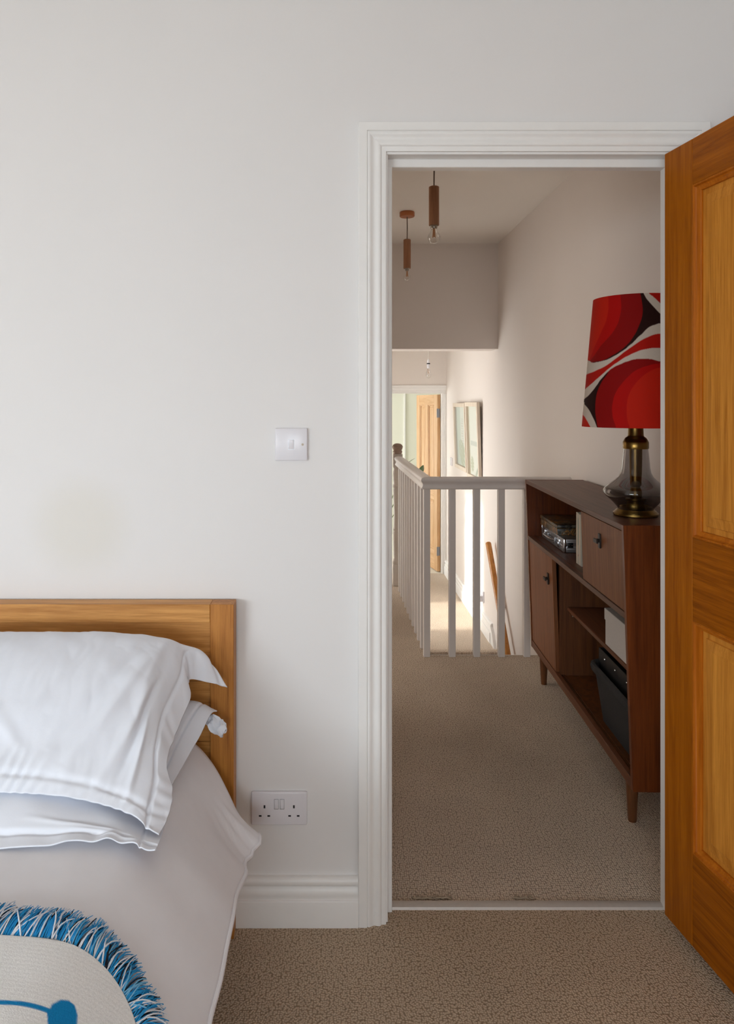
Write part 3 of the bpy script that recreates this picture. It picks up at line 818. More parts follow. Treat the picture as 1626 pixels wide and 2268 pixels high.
low_rows = [
    [(-.735, 1.815, .590), (-.60, 1.815, .590), (-.50, 1.815, .590), (-.42, 1.815, .590), (-.345, 1.812, .600), (-.310, 1.805, .606), (-.285, 1.79, .602)],
    [(-.735, 1.78, .640), (-.60, 1.78, .640), (-.50, 1.78, .640), (-.42, 1.775, .640), (-.350, 1.765, .640), (-.318, 1.76, .630), (-.294, 1.75, .613)],
    [(-.735, 1.70, .680), (-.60, 1.70, .680), (-.50, 1.70, .678), (-.42, 1.70, .668), (-.365, 1.70, .638), (-.335, 1.69, .614), (-.308, 1.685, .590)],
    [(-.735, 1.60, .680), (-.60, 1.60, .680), (-.50, 1.60, .675), (-.42, 1.60, .650), (-.372, 1.60, .615), (-.348, 1.60, .594), (-.325, 1.60, .572)],
    [(-.735, 1.50, .660), (-.60, 1.50, .660), (-.50, 1.50, .650), (-.42, 1.50, .622), (-.378, 1.50, .596), (-.352, 1.495, .580), (-.333, 1.49, .570)],
    [(-.735, 1.42, .638), (-.60, 1.42, .636), (-.50, 1.42, .622), (-.42, 1.415, .598), (-.375, 1.41, .578), (-.348, 1.405, .565), (-.322, 1.40, .556)],
    [(-.735, 1.345, .611), (-.60, 1.345, .610), (-.50, 1.344, .604), (-.42, 1.344, .592), (-.372, 1.343, .579), (-.344, 1.338, .570), (-.316, 1.332, .563)],
    [(-.735, 1.304, .591), (-.60, 1.304, .591), (-.50, 1.306, .591), (-.42, 1.310, .587), (-.372, 1.312, .580), (-.342, 1.305, .574), (-.314, 1.30, .569)],
    [(-.735, 1.272, .584), (-.60, 1.273, .585), (-.50, 1.278, .588), (-.42, 1.288, .589), (-.372, 1.292, .584), (-.340, 1.286, .576), (-.314, 1.284, .571)],
]
def wr_low(r, c, S):
    X, Y = S[..., 0], S[..., 1]
    h = nz2(X, Y, 8.0, 4.3) * .004 + nz2(X, Y, 21.0, 2.2) * .0024
    h -= .005 * np.exp(-((r - 7.0) / .14) ** 2)
    h += .004 * ridge(r, c, 6.6, 2.0, 7.4, 4.4, .2) + .003 * ridge(r, c, 6.3, 1.4, 6.7, 3.6, .12)
    h += .0026 * sstep(6.7, 7.2, r) * (np.sin(X * 70 + 4 * np.sin(X * 17)) + nz2(X, Y, 30, 6.0))
    h -= .003 * np.exp(-((c - 4.9) / .1) ** 2)
    return h
low_o, lowS = pillow('pillow', 'lower white pillow lying flat on the bed cover under another pillow', low_rows, cover_h, lambda Y: 0.585 + 0 * Y, XC, (-.735, 1.56, .575), wr_low, 2)
low_h = HMap(lowS[..., 0], lowS[..., 1], lowS[..., 2], .008)
top_o, _ = pillow('pillow', 'upper plump white pillow with a flanged edge leaning on the headboard', top_rows,
                  lambda X, Y: np.maximum(low_h(X, Y), cover_h(X, Y)), lambda Y: np.interp(Y, [1.36, 1.45, 1.60, 1.80], [.62, .65, .695, .70]), XC, (-.735, 1.58, .62), wr_top, 1)
# twisted corner of the lower pillowcase
kn = MB()
rings = []
for k in range(15):
    a = k / 14
    rr_ = .004 + .0165 * math.sin(PI * min(1, a * 1.05)) ** .7
    rings.append([(-.296 + .028 * a + rr_ * math.cos(q * PI / 9) * (1 + .22 * math.sin(q * 1.9 + k * .8)), 1.775 - .02 * a + rr_ * .8 * math.sin(q * PI / 9) * (1 + .2 * math.cos(q * 2.3)), .598 - .040 * a + .004 * math.sin(q * 1.3 + k)) for q in range(18)])
kn.loops(rings)
obj('twisted_corner', kn, M['linen'], low_o, base=(-.735, 1.56, .575), smooth=60)

# ------------------------------------------------------------------ throw blanket with fringe
uC = lambda w: w / LN                                # arc metres from the bed's centre -> u
W_R = LN * .895                                      # right border (arc metres)
Y_T = 1.062
RX, RY = .195, .145
def right_limit(e):
    e = np.asarray(e, float)
    return np.where(e < RY, W_R - RX + RX * np.sqrt(np.clip(1 - ((RY - np.minimum(e, RY)) / RY) ** 2, 0, 1)), W_R)
def edge_point(s):
    """outline: s in arc metres measured along the top edge from the left, then round the corner, then down the side -> (w, Y, outward dir)"""
    flat = W_R - RX
    if s < flat: return s, Y_T, (0.0, 1.0)
    n = 200
    s -= flat
    q = PI / 2 * s / (.5 * PI * math.sqrt((RX * RX + RY * RY) / 2))
    if q < PI / 2:
        return flat + RX * math.sin(q), Y_T - RY + RY * math.cos(q), (math.sin(q) / RX, math.cos(q) / RY)
    return W_R, Y_T - RY - (s - .5 * PI * math.sqrt((RX * RX + RY * RY) / 2)), (1.0, 0.0)
ne, nw = 300, 330
ee = np.concatenate([np.linspace(0, .30, 200) ** 1.0, np.linspace(.30, 1.0, ne - 200 + 1)[1:]])
tw = np.concatenate([np.linspace(0, .45, 40)[:-1], np.linspace(.45, 1, nw - 39)])
E, TW = np.meshgrid(ee, tw, indexing='ij')
Wg = -.35 + (right_limit(E) + .35) * TW
Yb = Y_T - E
Xb, Zb = cover_pt(uC(np.maximum(Wg, 0)), Yb)
Xb = np.where(Wg < 0, Xb + Wg, Xb)
Zb = Zb + .0075 + .0012 * nz2(Xb, Yb, 14, 2.0)
cA, cB = np.array(lin('#ECECEB')), np.array(lin('#0E82BE'))
col = np.tile(cA, (*Xb.shape, 1))
col *= (1 + .03 * np.sin(Yb * 900))[..., None]
def seg_d(px, py, pts):
    d = np.full(px.shape, 9.0)
    for (x0, y0), (x1, y1) in zip(pts[:-1], pts[1:]):
        L2 = (x1 - x0) ** 2 + (y1 - y0) ** 2
        t_ = np.clip(((px - x0) * (x1 - x0) + (py - y0) * (y1 - y0)) / L2, 0, 1)
        d = np.minimum(d, np.hypot(px - x0 - t_ * (x1 - x0), py - y0 - t_ * (y1 - y0)))
    return d
def inpoly(px, py, pts):
    r = np.zeros(px.shape, bool)
    n = len(pts)
    for i in range(n):
        x0, y0 = pts[i]; x1, y1 = pts[(i + 1) % n]
        cnd = ((y0 > py) != (y1 > py)) & (px < (x1 - x0) * (py - y0) / (y1 - y0 + 1e-12) + x0)
        r ^= cnd
    return r
blue = np.zeros(Xb.shape)
arc = [(-.62, .905), (-.52, .934), (-.46, .945), (-.41, .949), (-.36, .949), (-.335, .946), (-.305, .936), (-.28, .922), (-.255, .902), (-.235, .875)]
soft = lambda d: 1 - sstep(-.0009, .0009, d)
blue = np.maximum(blue, soft(seg_d(Xb, Yb, arc) - .0036))
sdf = lambda p: seg_d(Xb, Yb, p + p[:1]) * np.where(inpoly(Xb, Yb, p), -1, 1)
post = [(-.290, .80), (-.345, .885), (-.361, .915), (-.374, .945), (-.373, .960), (-.366, .971), (-.357, .975), (-.348, .973), (-.341, .963), (-.336, .945), (-.318, .914), (-.295, .875), (-.25, .80)]
blue = np.maximum(blue, soft(sdf(post)))
wedge = [(-.235, .80), (-.285, .885), (-.301, .914), (-.3075, .932), (-.297, .934), (-.28, .924), (-.255, .904), (-.235, .875), (-.22, .84), (-.21, .80)]
blue = np.maximum(blue, soft(sdf(wedge)))
col = col * (1 - blue[..., None]) + cB * blue[..., None]
def set_print(o, rgb):
    a = o.data.color_attributes.new('print', 'FLOAT_COLOR', 'POINT')
    rgba = np.ones((len(rgb), 4), np.float32); rgba[:, :3] = rgb
    a.data.foreach_set('color', rgba.ravel())
tb = obj('throw_blanket', MB().add(np.stack([Xb, Yb, Zb], -1).reshape(-1, 3), grid_faces(*Xb.shape)), M['throw'], smooth=60, base=(-.55, .75, .58))
set_print(tb, np.clip(col, 0, 1).reshape(-1, 3))
so_ = tb.modifiers.new('thickness', 'SOLIDIFY'); so_.thickness = .004; so_.offset = -1
tag(tb, 'pale grey woven throw with blue motif and blue fringe on the bed', 'blanket')
fr = {k: MB() for k in ('fr_blue', 'fr_white', 'fr_dark', 'fr_lblue')}
s_ = .30
while s_ < LN + .55:
    s_ += .00062
    w0, y0, (ox, oy) = edge_point(s_ + random.uniform(-.001, .001))
    L_ = math.hypot(ox, oy); ox, oy = ox / L_, oy / L_
    kind = random.choices(['fr_blue', 'fr_lblue', 'fr_white', 'fr_dark'], [.66, .11, .13, .10])[0]
    clump = .45 * noise.noise((s_ * 55, 1.7, 0)) + .25 * noise.noise((s_ * 170, 5.7, 0))
    ang = clump + random.uniform(-.16, .16) + (random.uniform(-.5, .5) if kind != 'fr_blue' and random.random() < .4 else 0)
    dx_, dy_ = ox * math.cos(ang) + oy * math.sin(ang), -ox * math.sin(ang) + oy * math.cos(ang)
    ln = .064 * (1 + .22 * noise.noise((s_ * 40, 9.1, 0)) + random.uniform(-.16, .12))
    lift = random.uniform(.003, .012) + (.004 if kind in ('fr_white',) else 0)
    wob = random.uniform(-.005, .005); ph = random.uniform(0, 6)
    pts = []
    for k in range(6):
        a = k / 5
        side = wob * math.sin(a * 4 + ph) * a
        w1, y1 = w0 + dx_ * ln * a - dy_ * side, y0 + dy_ * ln * a + dx_ * side
        X1, Z1 = cover_pt(np.array([min(w1 / LN, 1.0)]), np.array([y1]))
        ov = max(0, w1 - LN)
        pts.append((float(X1[0]) + .2 * ov, y1, float(Z1[0]) - .9 * ov + .004 + lift * math.sin(PI * min(a * .8 + .1, 1)) + .001))
    fr[kind].tube(pts, [.0011, .0012, .0012, .0011, .0010, .0007] if kind != 'fr_blue' else [.0010, .0011, .0011, .0010, .0008, .0005], 4, False)
for k, nm in (('fr_blue', 'blue fringe strands'), ('fr_lblue', 'pale blue fringe strands'), ('fr_white', 'white fringe strands'), ('fr_dark', 'navy fringe strands')):
    f_ = obj('fringe', fr[k], M[k], tb, base=(-.55, .75, .58), smooth=80)
    f_['kind'] = 'stuff'; f_['label'] = nm

# ------------------------------------------------------------------ pendants
def bulb(mb_r, z_top, r, h):
    """profile of a bulb hanging from z_top"""
    pr = [(r * .42, z_top), (r * .45, z_top - h * .12), (r * .62, z_top - h * .28), (r * .88, z_top - h * .42), (r, z_top - h * .58), (r * .93, z_top - h * .76), (r * .70, z_top - h * .90), (r * .36, z_top - h * .98), (.0006, z_top - h)]
    return pr
def pendant(label, x, y, zc, tube_top, tube_len, tr, br, bh, group=None):
    p = thing('pendant_light', label, 'pendant light', (x, y, zc), 0, group)
    obj('ceiling_rose', MB().lathe([(.047, 0), (.0485, -.003), (.0485, -.026), (.045, -.030), (.006, -.031)], n=36), M['copper_cup'], p)
    z0, z1 = tube_top - zc, tube_top - tube_len - zc
    obj('cord', MB().tube([(0, 0, -.03), (0.001, 0, (z0 - .03) / 2), (0, 0, z0 + .001)], .0032, 10), M['cord'], p)
    obj('tube_shade', MB().lathe([(.004, z0), (tr - .004, z0), (tr, z0 - .003), (tr, z1 + .001), (tr - .0015, z1), (tr - .003, z1), (tr - .003, z1 + .03)], n=36, cap=False), M['copper'], p)
    obj('lampholder', MB().lathe([(tr - .006, z1 + .02), (tr - .006, z1 - .002), (br * .5, z1 - .004), (br * .5, z1 - .012), (br * .42, z1 - .016)], n=28), M['brass_ring'], p)
    b = obj('bulb', MB().lathe(bulb(0, z1 - .012, br, bh), n=32, cap=False), M['clear'], p)
    f = MB()
    for k in range(4):
        a = k * PI / 2 + .4
        f.tube([(.004 * math.cos(a), .004 * math.sin(a), z1 - .016), (.007 * math.cos(a), .007 * math.sin(a), z1 - .016 - bh * .55)], .0015, 6)
    f.tube([(0, 0, z1 - .012), (0, 0, z1 - .016 - bh * .5)], .0016, 6)
    obj('filament', f, M['filament'], b)
    return p
pendant('wooden tube pendant hanging nearer to the doorway with a large clear bulb', .474, 3.35, HC, 2.370, .181, .0238, .030, .072, 'wooden tube pendants in the hall')
pendant('wooden tube pendant with visible copper ceiling rose, further along the hall', .487, 4.67, HC, 2.424, .188, .0238, .0225, .066, 'wooden tube pendants in the hall')
p3 = thing('pendant_light', 'plain white pendant with a bare bulb above the lower landing', 'pendant light', (.936, 7.0, 2.0))
obj('ceiling_rose', MB().lathe([(.045, 0), (.045, -.012), (.012, -.025)], n=28), M['plastic'], p3)
obj('cord', MB().tube([(0, 0, -.02), (0, 0, -.235)], .0028, 8), M['white_cord'], p3)
obj('lampholder', MB().lathe([(.004, -.205), (.010, -.225), (.0135, -.235), (.0135, -.246)], n=24), M['plastic'], p3)
obj('lampholder_band', MB().lathe([(.0140, -.246), (.0165, -.246), (.0165, -.257), (.0140, -.257)], n=24), M['dark'], p3)
obj('lampholder_skirt', MB().lathe([(.0145, -.256), (.0155, -.272), (.0145, -.286), (.0110, -.298)], n=24), M['plastic'], p3)
b3 = obj('bulb', MB().lathe(bulb(0, -.294, .024, .100), n=28, cap=False), M['clear'], p3)
obj('filament', MB().tube([(-.004, 0, -.30), (-.006, 0, -.345), (.002, 0, -.335), (.006, 0, -.35), (.004, 0, -.30)], .0016, 6), M['filament'], b3)

# ------------------------------------------------------------------ balustrade
bal = thing('balustrade', 'white painted balustrade with square balusters round the open stairwell', 'balustrade', (.512, 3.9, 0))
BB = (.512, 3.9, 0)
RZ0, RZ1 = .903, .969
prof_r = [(-.026, .0), (.026, .0), (.029, .004), (.029, .010), (.0245, .016), (.023, .024), (.0245, .032), (.030, .039), (.0335, .046), (.0335, .053), (.029, .060), (.018, .0645), (0, .066),
          (-.018, .0645), (-.029, .060), (-.0335, .053), (-.0335, .046), (-.030, .039), (-.0245, .032), (-.023, .024), (-.0245, .016), (-.029, .010), (-.029, .004)]
fr_ = MB(); fr_.prism(prof_r, lambda a, z: (.512 + a, 3.9 + a, RZ0 + z), lambda a, z: (XW - .001, 3.9 + a, RZ0 + z))
obj('handrail', fr_, M['rail_paint'], bal, base=BB, smooth=50)
sr_ = MB(); sr_.prism(prof_r, lambda a, z: (.512 + a, 3.9 + a, RZ0 + z), lambda a, z: (.500 + a, 5.40, RZ0 + z))
obj('handrail', sr_, M['rail_paint'], bal, base=BB, smooth=50)
bm_proto = None
def baluster(x, y):
    global bm_proto
    if bm_proto is None:
        bm_proto = obj('baluster', MB().box(-.0175, .0175, -.0165, .0165, 0, RZ0 + .001), M['rail_paint'], bal, bevel=.0015, seg=1)
        o = bm_proto
    else:
        o = bm_proto.copy(); C.objects.link(o); o.parent = bal
    o.location = (x - .512, y - 3.9, 0)
for x in (.512, .649, .781, .914, 1.051, 1.183): baluster(x, 3.9)
for k in range(1, 11): baluster(.512 - .012 * k / 11.2, 3.9 + .1336 * k)
nw_ = MB()
nx, nyy = .494, 5.43
nw_.box(nx - .036, nx + .036, nyy - .036, nyy + .036, 0, .16)
nw_.lathe([(.036, .16), (.040, .175), (.036, .19), (.028, .205), (.030, .23), (.033, .33), (.035, .40), (.030, .41), (.036, .422), (.030, .434), (.028, .52), (.031, .64), (.033, .70), (.034, .715), (.030, .725), (.037, .737), (.037, .750),
           (.030, .762), (.033, .79), (.037, .83), (.033, .86), (.030, .875), (.034, .885)], nx, nyy, 28)
nw_.box(nx - .035, nx + .035, nyy - .035, nyy + .035, .885, .985)
obj('newel_post', nw_, M['chipped'], bal, bevel=.0012, seg=1, base=BB, smooth=40)
cap = MB()
cr = [(.026, .985), (.034, .992), (.036, 1.003), (.030, 1.012), (.036, 1.022), (.040, 1.034), (.040, 1.040), (.034, 1.052), (.024, 1.060), (.012, 1.063), (.001, 1.064)]
rings = []
for k, (r, z) in enumerate(cr):
    rings.append([(nx + r * (1 + .07 * noise.noise((q * 1.3, k * .9, 2))) * math.cos(q * PI / 12), nyy + r * (1 + .07 * noise.noise((q * 1.3, k * .9, 8))) * math.sin(q * PI / 12), z + .002 * noise.noise((q, k, 5))) for q in range(24)])
cap.loops(rings)
cpo = obj('newel_cap', cap, M['bare'], bal, base=BB, smooth=30)
cpo['label'] = 'bare worn wooden cap'

# ------------------------------------------------------------------ mopstick handrail on the landing wall
hr = thing('stair_handrail', 'round varnished wooden handrail sloping down the stair wall', 'handrail', (1.235, 5.70, .25))
top_p, bot_p = Vector((1.235, 5.70, .262)), Vector((1.235, 4.25, -1.272))
dv = (bot_p - top_p)
H0 = (1.235, 5.70, .25)
obj('rail', MB().tube([top_p - dv * .0022, top_p, top_p + dv * .003] + [top_p + dv * k / 6 for k in range(1, 7)], [.014, .0205, .0225] + [.0225] * 6, 20), M['pine_rail'], hr, base=H0, smooth=50)
for f_ in (.24, .78):
    p = top_p + dv * f_
    b = MB()
    b.tube([(XW, p.y, p.z - .04), (XW - .004, p.y, p.z - .04)], .020, 16)
    b.tube([(XW, p.y, p.z - .04), (XW - .03, p.y, p.z - .045), (1.238, p.y, p.z - .036), (1.235, p.y, p.z - .018)], .006, 10)
    obj('bracket', b, M['chrome'], hr, base=H0)

# ------------------------------------------------------------------ pictures
def picture(label, y0, y1, z0, z1, tilt, off, reflection_art):
    """hangs on the right wall; local frame: x out of the wall (towards -X), origin bottom centre"""
    yc = (y0 + y1) / 2
    p = thing('framed_picture', label, 'picture', (XW - off, yc, z0), 0, 'framed pictures on the landing wall')
    hw, h = (y1 - y0) / 2, z1 - z0
    b = .038; d = .026
    sh = lambda z: -math.tan(tilt) * z
    def bar(a0, a1, c0, c1):
        m_ = MB()
        m_.add([(x + sh(z), y, z) for x in (-d, 0) for y in (a0, a1) for z in (c0, c1)], [(0, 1, 3, 2), (4, 6, 7, 5), (0, 4, 5, 1), (2, 3, 7, 6), (0, 2, 6, 4), (1, 5, 7, 3)])
        return m_
    for q in ((-hw, -hw + b, 0, h), (hw - b, hw, 0, h), (-hw + b, hw - b, 0, b), (-hw + b, hw - b, h - b, h)):
        obj('frame_bar', bar(*q), M['frame'], p, bevel=.0015, seg=1)
    na, nb = 90, 90
    gy, gz = np.meshgrid(np.linspace(-hw + b, hw - b, na), np.linspace(b, h - b, nb))
    gx = -.006 - math.tan(tilt) * gz
    pr_ = obj('reflection_print', MB().add(np.stack([gx, gy, gz], -1).reshape(-1, 3), grid_faces(nb, na)), M['print'], p)
    set_print(pr_, reflection_art((gy + hw - b) / (2 * hw - 2 * b), (gz - b) / (h - 2 * b)).reshape(-1, 3))
    obj('back_board', bar(-hw + b, hw - b, b, h - b), M['paper'], p).scale = (.12, 1, 1)
    g_ = MB(); g_.add([(-.012 + sh(z), y, z) for y in (-hw + b, hw - b) for z in (b, h - b)], [(0, 1, 3, 2)])
    obj('pane', g_, M['clear'], p)
    return p
def leaf_reflection(a, c, cx, cy, w, h, ang):  # shape of a plant leaf mirrored in the glass, painted flat
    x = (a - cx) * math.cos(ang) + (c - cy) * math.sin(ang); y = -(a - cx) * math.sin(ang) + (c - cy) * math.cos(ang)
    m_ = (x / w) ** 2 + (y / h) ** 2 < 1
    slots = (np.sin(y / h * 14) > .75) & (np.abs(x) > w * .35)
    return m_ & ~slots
def reflection_art_a(a, c):  # pale glare and a leaf reflection painted into the print colours
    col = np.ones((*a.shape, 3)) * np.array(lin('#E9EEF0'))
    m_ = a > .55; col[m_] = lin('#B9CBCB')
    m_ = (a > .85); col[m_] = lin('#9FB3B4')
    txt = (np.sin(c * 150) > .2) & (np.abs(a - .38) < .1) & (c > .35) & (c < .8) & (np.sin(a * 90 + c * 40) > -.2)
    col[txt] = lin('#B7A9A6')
    col[leaf_reflection(a, c, .42, .20, .36, .20, .5)] = lin('#9DAA8D')
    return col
def reflection_art_b(a, c):  # white window glare and mirrored leaves, put into the colour
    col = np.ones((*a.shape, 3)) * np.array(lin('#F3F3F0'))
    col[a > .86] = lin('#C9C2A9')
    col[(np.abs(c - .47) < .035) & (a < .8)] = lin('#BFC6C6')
    col[leaf_reflection(a, c, .70, .16, .15, .11, .2)] = lin('#A9B08C')
    col[leaf_reflection(a, c, .30, .06, .3, .035, -.5)] = lin('#8C9A8C')
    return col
picture('framed print with pale glare and a large leaf reflection painted in, beside the far doorway', 6.745, 7.37, .716, 1.366, math.radians(1.9), .004, reflection_art_a)
picture('framed print with glass reflections painted in, hanging closer to the stairs than its twin', 6.15, 6.705, .680, 1.374, math.radians(1.9), .004, reflection_art_b)

# ------------------------------------------------------------------ plant on the lower landing
pl = thing('monstera_plant', 'leafy green houseplant in a pot on the lower landing behind the newel', 'plant', (.42, 7.25, ZL))
obj('pot', MB().lathe([(.10, 0), (.13, .20), (.145, .26), (.15, .27), (.15, .29), (.135, .29), (.125, .255)], n=32), M['pot'], pl)
obj('soil', MB().lathe([(.001, .258), (.128, .258)], n=24, cap=False), M['soil'], pl)
def leaf(root, base, tip, width, m, droop=.03, split=False):
    base, tip = Vector(base), Vector(tip)
    ax = tip - base; L_ = ax.length; ax.normalize()
    sd = ax.cross(Vector((0, 0, 1))); sd = sd.normalized() if sd.length > .05 else Vector((0, 1, 0))
    up = sd.cross(ax)
    vs, fs = [], []
    n = 12
    for k in range(n + 1):
        a = k / n
        w = width * math.sin(PI * a ** .75) ** .8 if 0 < a < 1 else .001
        if split and k % 3 == 1: w *= .72
        c = base + ax * (L_ * a) - Vector((0, 0, droop * a * a))
        vs += [c - sd * w + up * w * .25, c, c + sd * w + up * w * .25]
    for k in range(n):
        o = 3 * k
        fs += [(o, o + 1, o + 4, o + 3), (o + 1, o + 2, o + 5, o + 4)]
    lf_ = obj('leaf', MB().add(vs, fs), m, root, smooth=60)
    md = lf_.modifiers.new('thickness', 'SOLIDIFY'); md.thickness = .0012
    return lf_
LV = [((.02, 0, .3), (.30, -.15, 1.30), (.400, -.15, 1.395), .016, 'leaf_pale'), ((.02, 0, .3), (.385, -.05, 1.280), (.440, -.05, 1.235), .020, 'leaf'),
      ((.0, 0, .3), (.46, .0, 1.17), (.492, -.05, 1.32), .040, 'leaf'),
      ((-.02, 0, .3), (.05, -.2, 1.30), (.13, -.45, 1.45), .060, 'leaf_bright'),
      ((0, 0, .3), (-.10, -.2, 1.2), (.02, -.42, 1.33), .07, 'leaf'), ((0, 0, .3), (.10, -.1, .95), (.16, -.30, 1.02), .05, 'leaf'),
      ((0, 0, .3), (-.2, .1, 1.3), (-.32, .2, 1.5), .08, 'leaf'), ((0, 0, .3), (-.2, -.15, .9), (-.38, -.25, 1.0), .08, 'leaf'), ((0, 0, .3), (.05, .25, 1.1), (.1, .45, 1.2), .08, 'leaf')]
for s0, s1, tip, w, m_ in LV:
    mid = ((s0[0] + s1[0]) / 2 * .7, (s0[1] + s1[1]) / 2 * .7, (s0[2] + s1[2]) / 2)
    obj('stalk', MB().tube([(s0[0], s0[1], .255), s0, mid, s1], .004, 8), M['stem'], pl)
    leaf(pl, s1, tip, w, M[m_], .02, w > .04)

# ------------------------------------------------------------------ sideboard (local: x along its length from the near end, -y towards the wall, front at y=0)
SB_A = math.radians(87.6)
SB_LOC = (.919, 2.277, 0.0)
def sb_w(s, d, z):
    c, n = math.cos(SB_A), math.sin(SB_A)
    return (SB_LOC[0] + c * s + n * d, SB_LOC[1] + n * s - c * d, z)
SL, SD, SH, SZ0 = 1.373, .288, .980, .140
sb_ = thing('sideboard', 'teak sideboard with open shelves and tapered legs against the hall wall', 'sideboard', SB_LOC, SB_A)
df = lambda z: .030 * (SH - z) / (SH - SZ0)
def sbox(mb, s0, s1, d0, d1, z0, z1): return mb.box(s0, s1, -d0, -d1, z0, z1)
for s0, s1 in ((0, .019), (SL - .019, SL)):
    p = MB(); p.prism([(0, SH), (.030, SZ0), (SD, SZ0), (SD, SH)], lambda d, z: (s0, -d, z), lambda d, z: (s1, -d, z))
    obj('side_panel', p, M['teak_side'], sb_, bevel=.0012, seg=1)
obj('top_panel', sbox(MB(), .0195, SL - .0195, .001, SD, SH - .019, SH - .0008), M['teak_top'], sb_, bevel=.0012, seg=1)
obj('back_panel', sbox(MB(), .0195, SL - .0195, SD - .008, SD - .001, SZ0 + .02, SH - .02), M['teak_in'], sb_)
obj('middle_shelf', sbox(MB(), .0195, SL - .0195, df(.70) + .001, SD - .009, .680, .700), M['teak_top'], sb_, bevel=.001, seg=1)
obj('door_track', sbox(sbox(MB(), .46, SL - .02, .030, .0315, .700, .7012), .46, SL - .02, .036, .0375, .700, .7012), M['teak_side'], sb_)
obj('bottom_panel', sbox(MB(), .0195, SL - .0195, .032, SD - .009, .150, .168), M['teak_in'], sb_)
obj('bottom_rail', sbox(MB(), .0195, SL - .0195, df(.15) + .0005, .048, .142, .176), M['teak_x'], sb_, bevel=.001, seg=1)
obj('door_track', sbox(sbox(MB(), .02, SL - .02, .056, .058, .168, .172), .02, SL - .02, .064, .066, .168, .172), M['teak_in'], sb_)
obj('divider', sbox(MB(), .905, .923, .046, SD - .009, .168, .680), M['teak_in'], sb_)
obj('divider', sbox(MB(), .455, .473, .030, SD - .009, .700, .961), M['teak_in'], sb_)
obj('inner_shelf', sbox(MB(), .0195, .904, .077, SD - .009, .453, .470), M['teak_x'], sb_, bevel=.005, seg=3)
obj('shelf_peg', MB().tube([(.905, -.10, .440), (.892, -.10, .440)], .006, 10).tube([(.892, -.10, .452), (.892, -.10, .430)], .004, 8), M['brass_ring'], sb_)
def handle(parent, s, d, z):
    h_ = sbox(MB(), s - .0095, s + .0095, d - .004, d + .002, z - .026, z + .024)
    sbox(h_, s - .0055, s + .0055, d - .012, d - .004, z - .006, z + .006)
    sbox(h_, s - .018, s + .018, d - .018, d - .012, z - .008, z + .006)
    obj('handle', h_, M['iron'], parent, bevel=.001, seg=1)
dd = MB(); dd.prism([(df(.958) + .002, .958), (df(.703) + .002, .703), (df(.703) + .020, .703), (df(.958) + .020, .958)], lambda d, z: (.0205, -d, z), lambda d, z: (.4535, -d, z))
fd = obj('flap_door', dd, M['teak_z'], sb_, bevel=.001, seg=1)
handle(fd, .236, df(.87), .888)
sd_ = MB(); sd_.prism([(df(.678) + .004, .678), (df(.178) + .004, .178), (df(.178) + .022, .178), (df(.678) + .022, .678)], lambda d, z: (.915, -d, z), lambda d, z: (SL - .020, -d, z))
sdo = obj('sliding_door', sd_, M['teak_z'], sb_, bevel=.001, seg=1)
handle(sdo, .985, df(.56) + .001, .575)
for s, d in ((.088, .060), (1.238, .060), (.088, .245), (1.238, .245)):
    obj('leg', MB().lathe([(.0125, 0), (.0135, .003), (.0210, .142), (.0210, .150)], s, -d, 24), M['teak_leg'], sb_)

# things on and in the sideboard
def in_sb(name, label, cat, s, d, z, rz=0.0, group=None):
    return thing(name, label, cat, sb_w(s, d, z), SB_A + rz, group)
# aluminium case: local x along, -y towards wall; origin = middle of its front bottom edge
cs = in_sb('briefcase', 'ribbed aluminium flight case lying flat on the middle shelf of the sideboard', 'case', 1.130, .072, .7005)
cl, cw, ch = .40, .185, .062
obj('case_body', MB().box(-cl / 2, cl / 2, -cw, 0, .001, ch * .52), M['alu'], cs, bevel=.004, seg=2)
obj('case_lid', MB().box(-cl / 2, cl / 2, -cw, 0, ch * .54, ch), M['alu'], cs, bevel=.004, seg=2)
rb = MB()
for k in range(5):
    zz = .010 + k * .0105
    rb.box(-cl / 2 + .014, cl / 2 - .014, -.0005, .0008, zz, zz + .004).box(-cl / 2 - .0008, -cl / 2 + .0005, -cw + .012, -.012, zz, zz + .004)
obj('ribs', rb, M['alu'], cs)
for sx in (-1, 1):
    for yy in (0, -cw):
        obj('corner_cap', MB().box(sx * (cl / 2 + .0015), sx * (cl / 2 - .010), yy + .0015 * (1 if yy == 0 else -1), yy + (-.010 if yy == 0 else .010), .0, ch + .001), M['chrome'], cs, bevel=.003, seg=2)
    la = MB().box(sx * .125 - .011, sx * .125 + .011, .0, .005, .012, .050).box(sx * .125 - .007, sx * .125 + .007, .005, .009, .018, .036)
    obj('latch', la, M['chrome'], cs, bevel=.0012)
obj('handle', MB().tube([(-.060, .002, .036), (-.060, .016, .036), (-.052, .026, .040), (.052, .026, .040), (.060, .016, .036), (.060, .002, .036)], .0055, 10), M['chrome'], cs)
for q in (-.061, .061): obj('handle_mount', MB().box(q - .011, q + .011, 0, .008, .018, .046), M['alu'], cs, bevel=.001)
bp = MB().box(-cl / 2 - .003, -cl / 2, -.040, -.016, .024, .046)
bpo = obj('hinge_plate', bp, M['blackm'], cs, bevel=.001)
for yy in (-.034, -.022): obj('rivet', MB().tube([(-cl / 2 - .003, yy, .035), (-cl / 2 - .0045, yy, .035)], .0024, 10), M['chrome'], bpo)

dbx = in_sb('decorated_box', 'dark box with cut-out picture decoration lying on the aluminium case', 'box', 1.170, .066, .7005 + ch + .0012)
obj('box_body', MB().box(-.155, .155, -.18, 0, 0, .031), M['decoupage'], dbx, bevel=.002)
obj('box_lid', MB().box(-.157, .157, -.182, .002, .0315, .047), M['decoupage'], dbx, bevel=.003)
obj('edge_band', MB().box(-.1575, .1575, -.1825, .0025, .0305, .0325), M['brass'], dbx)

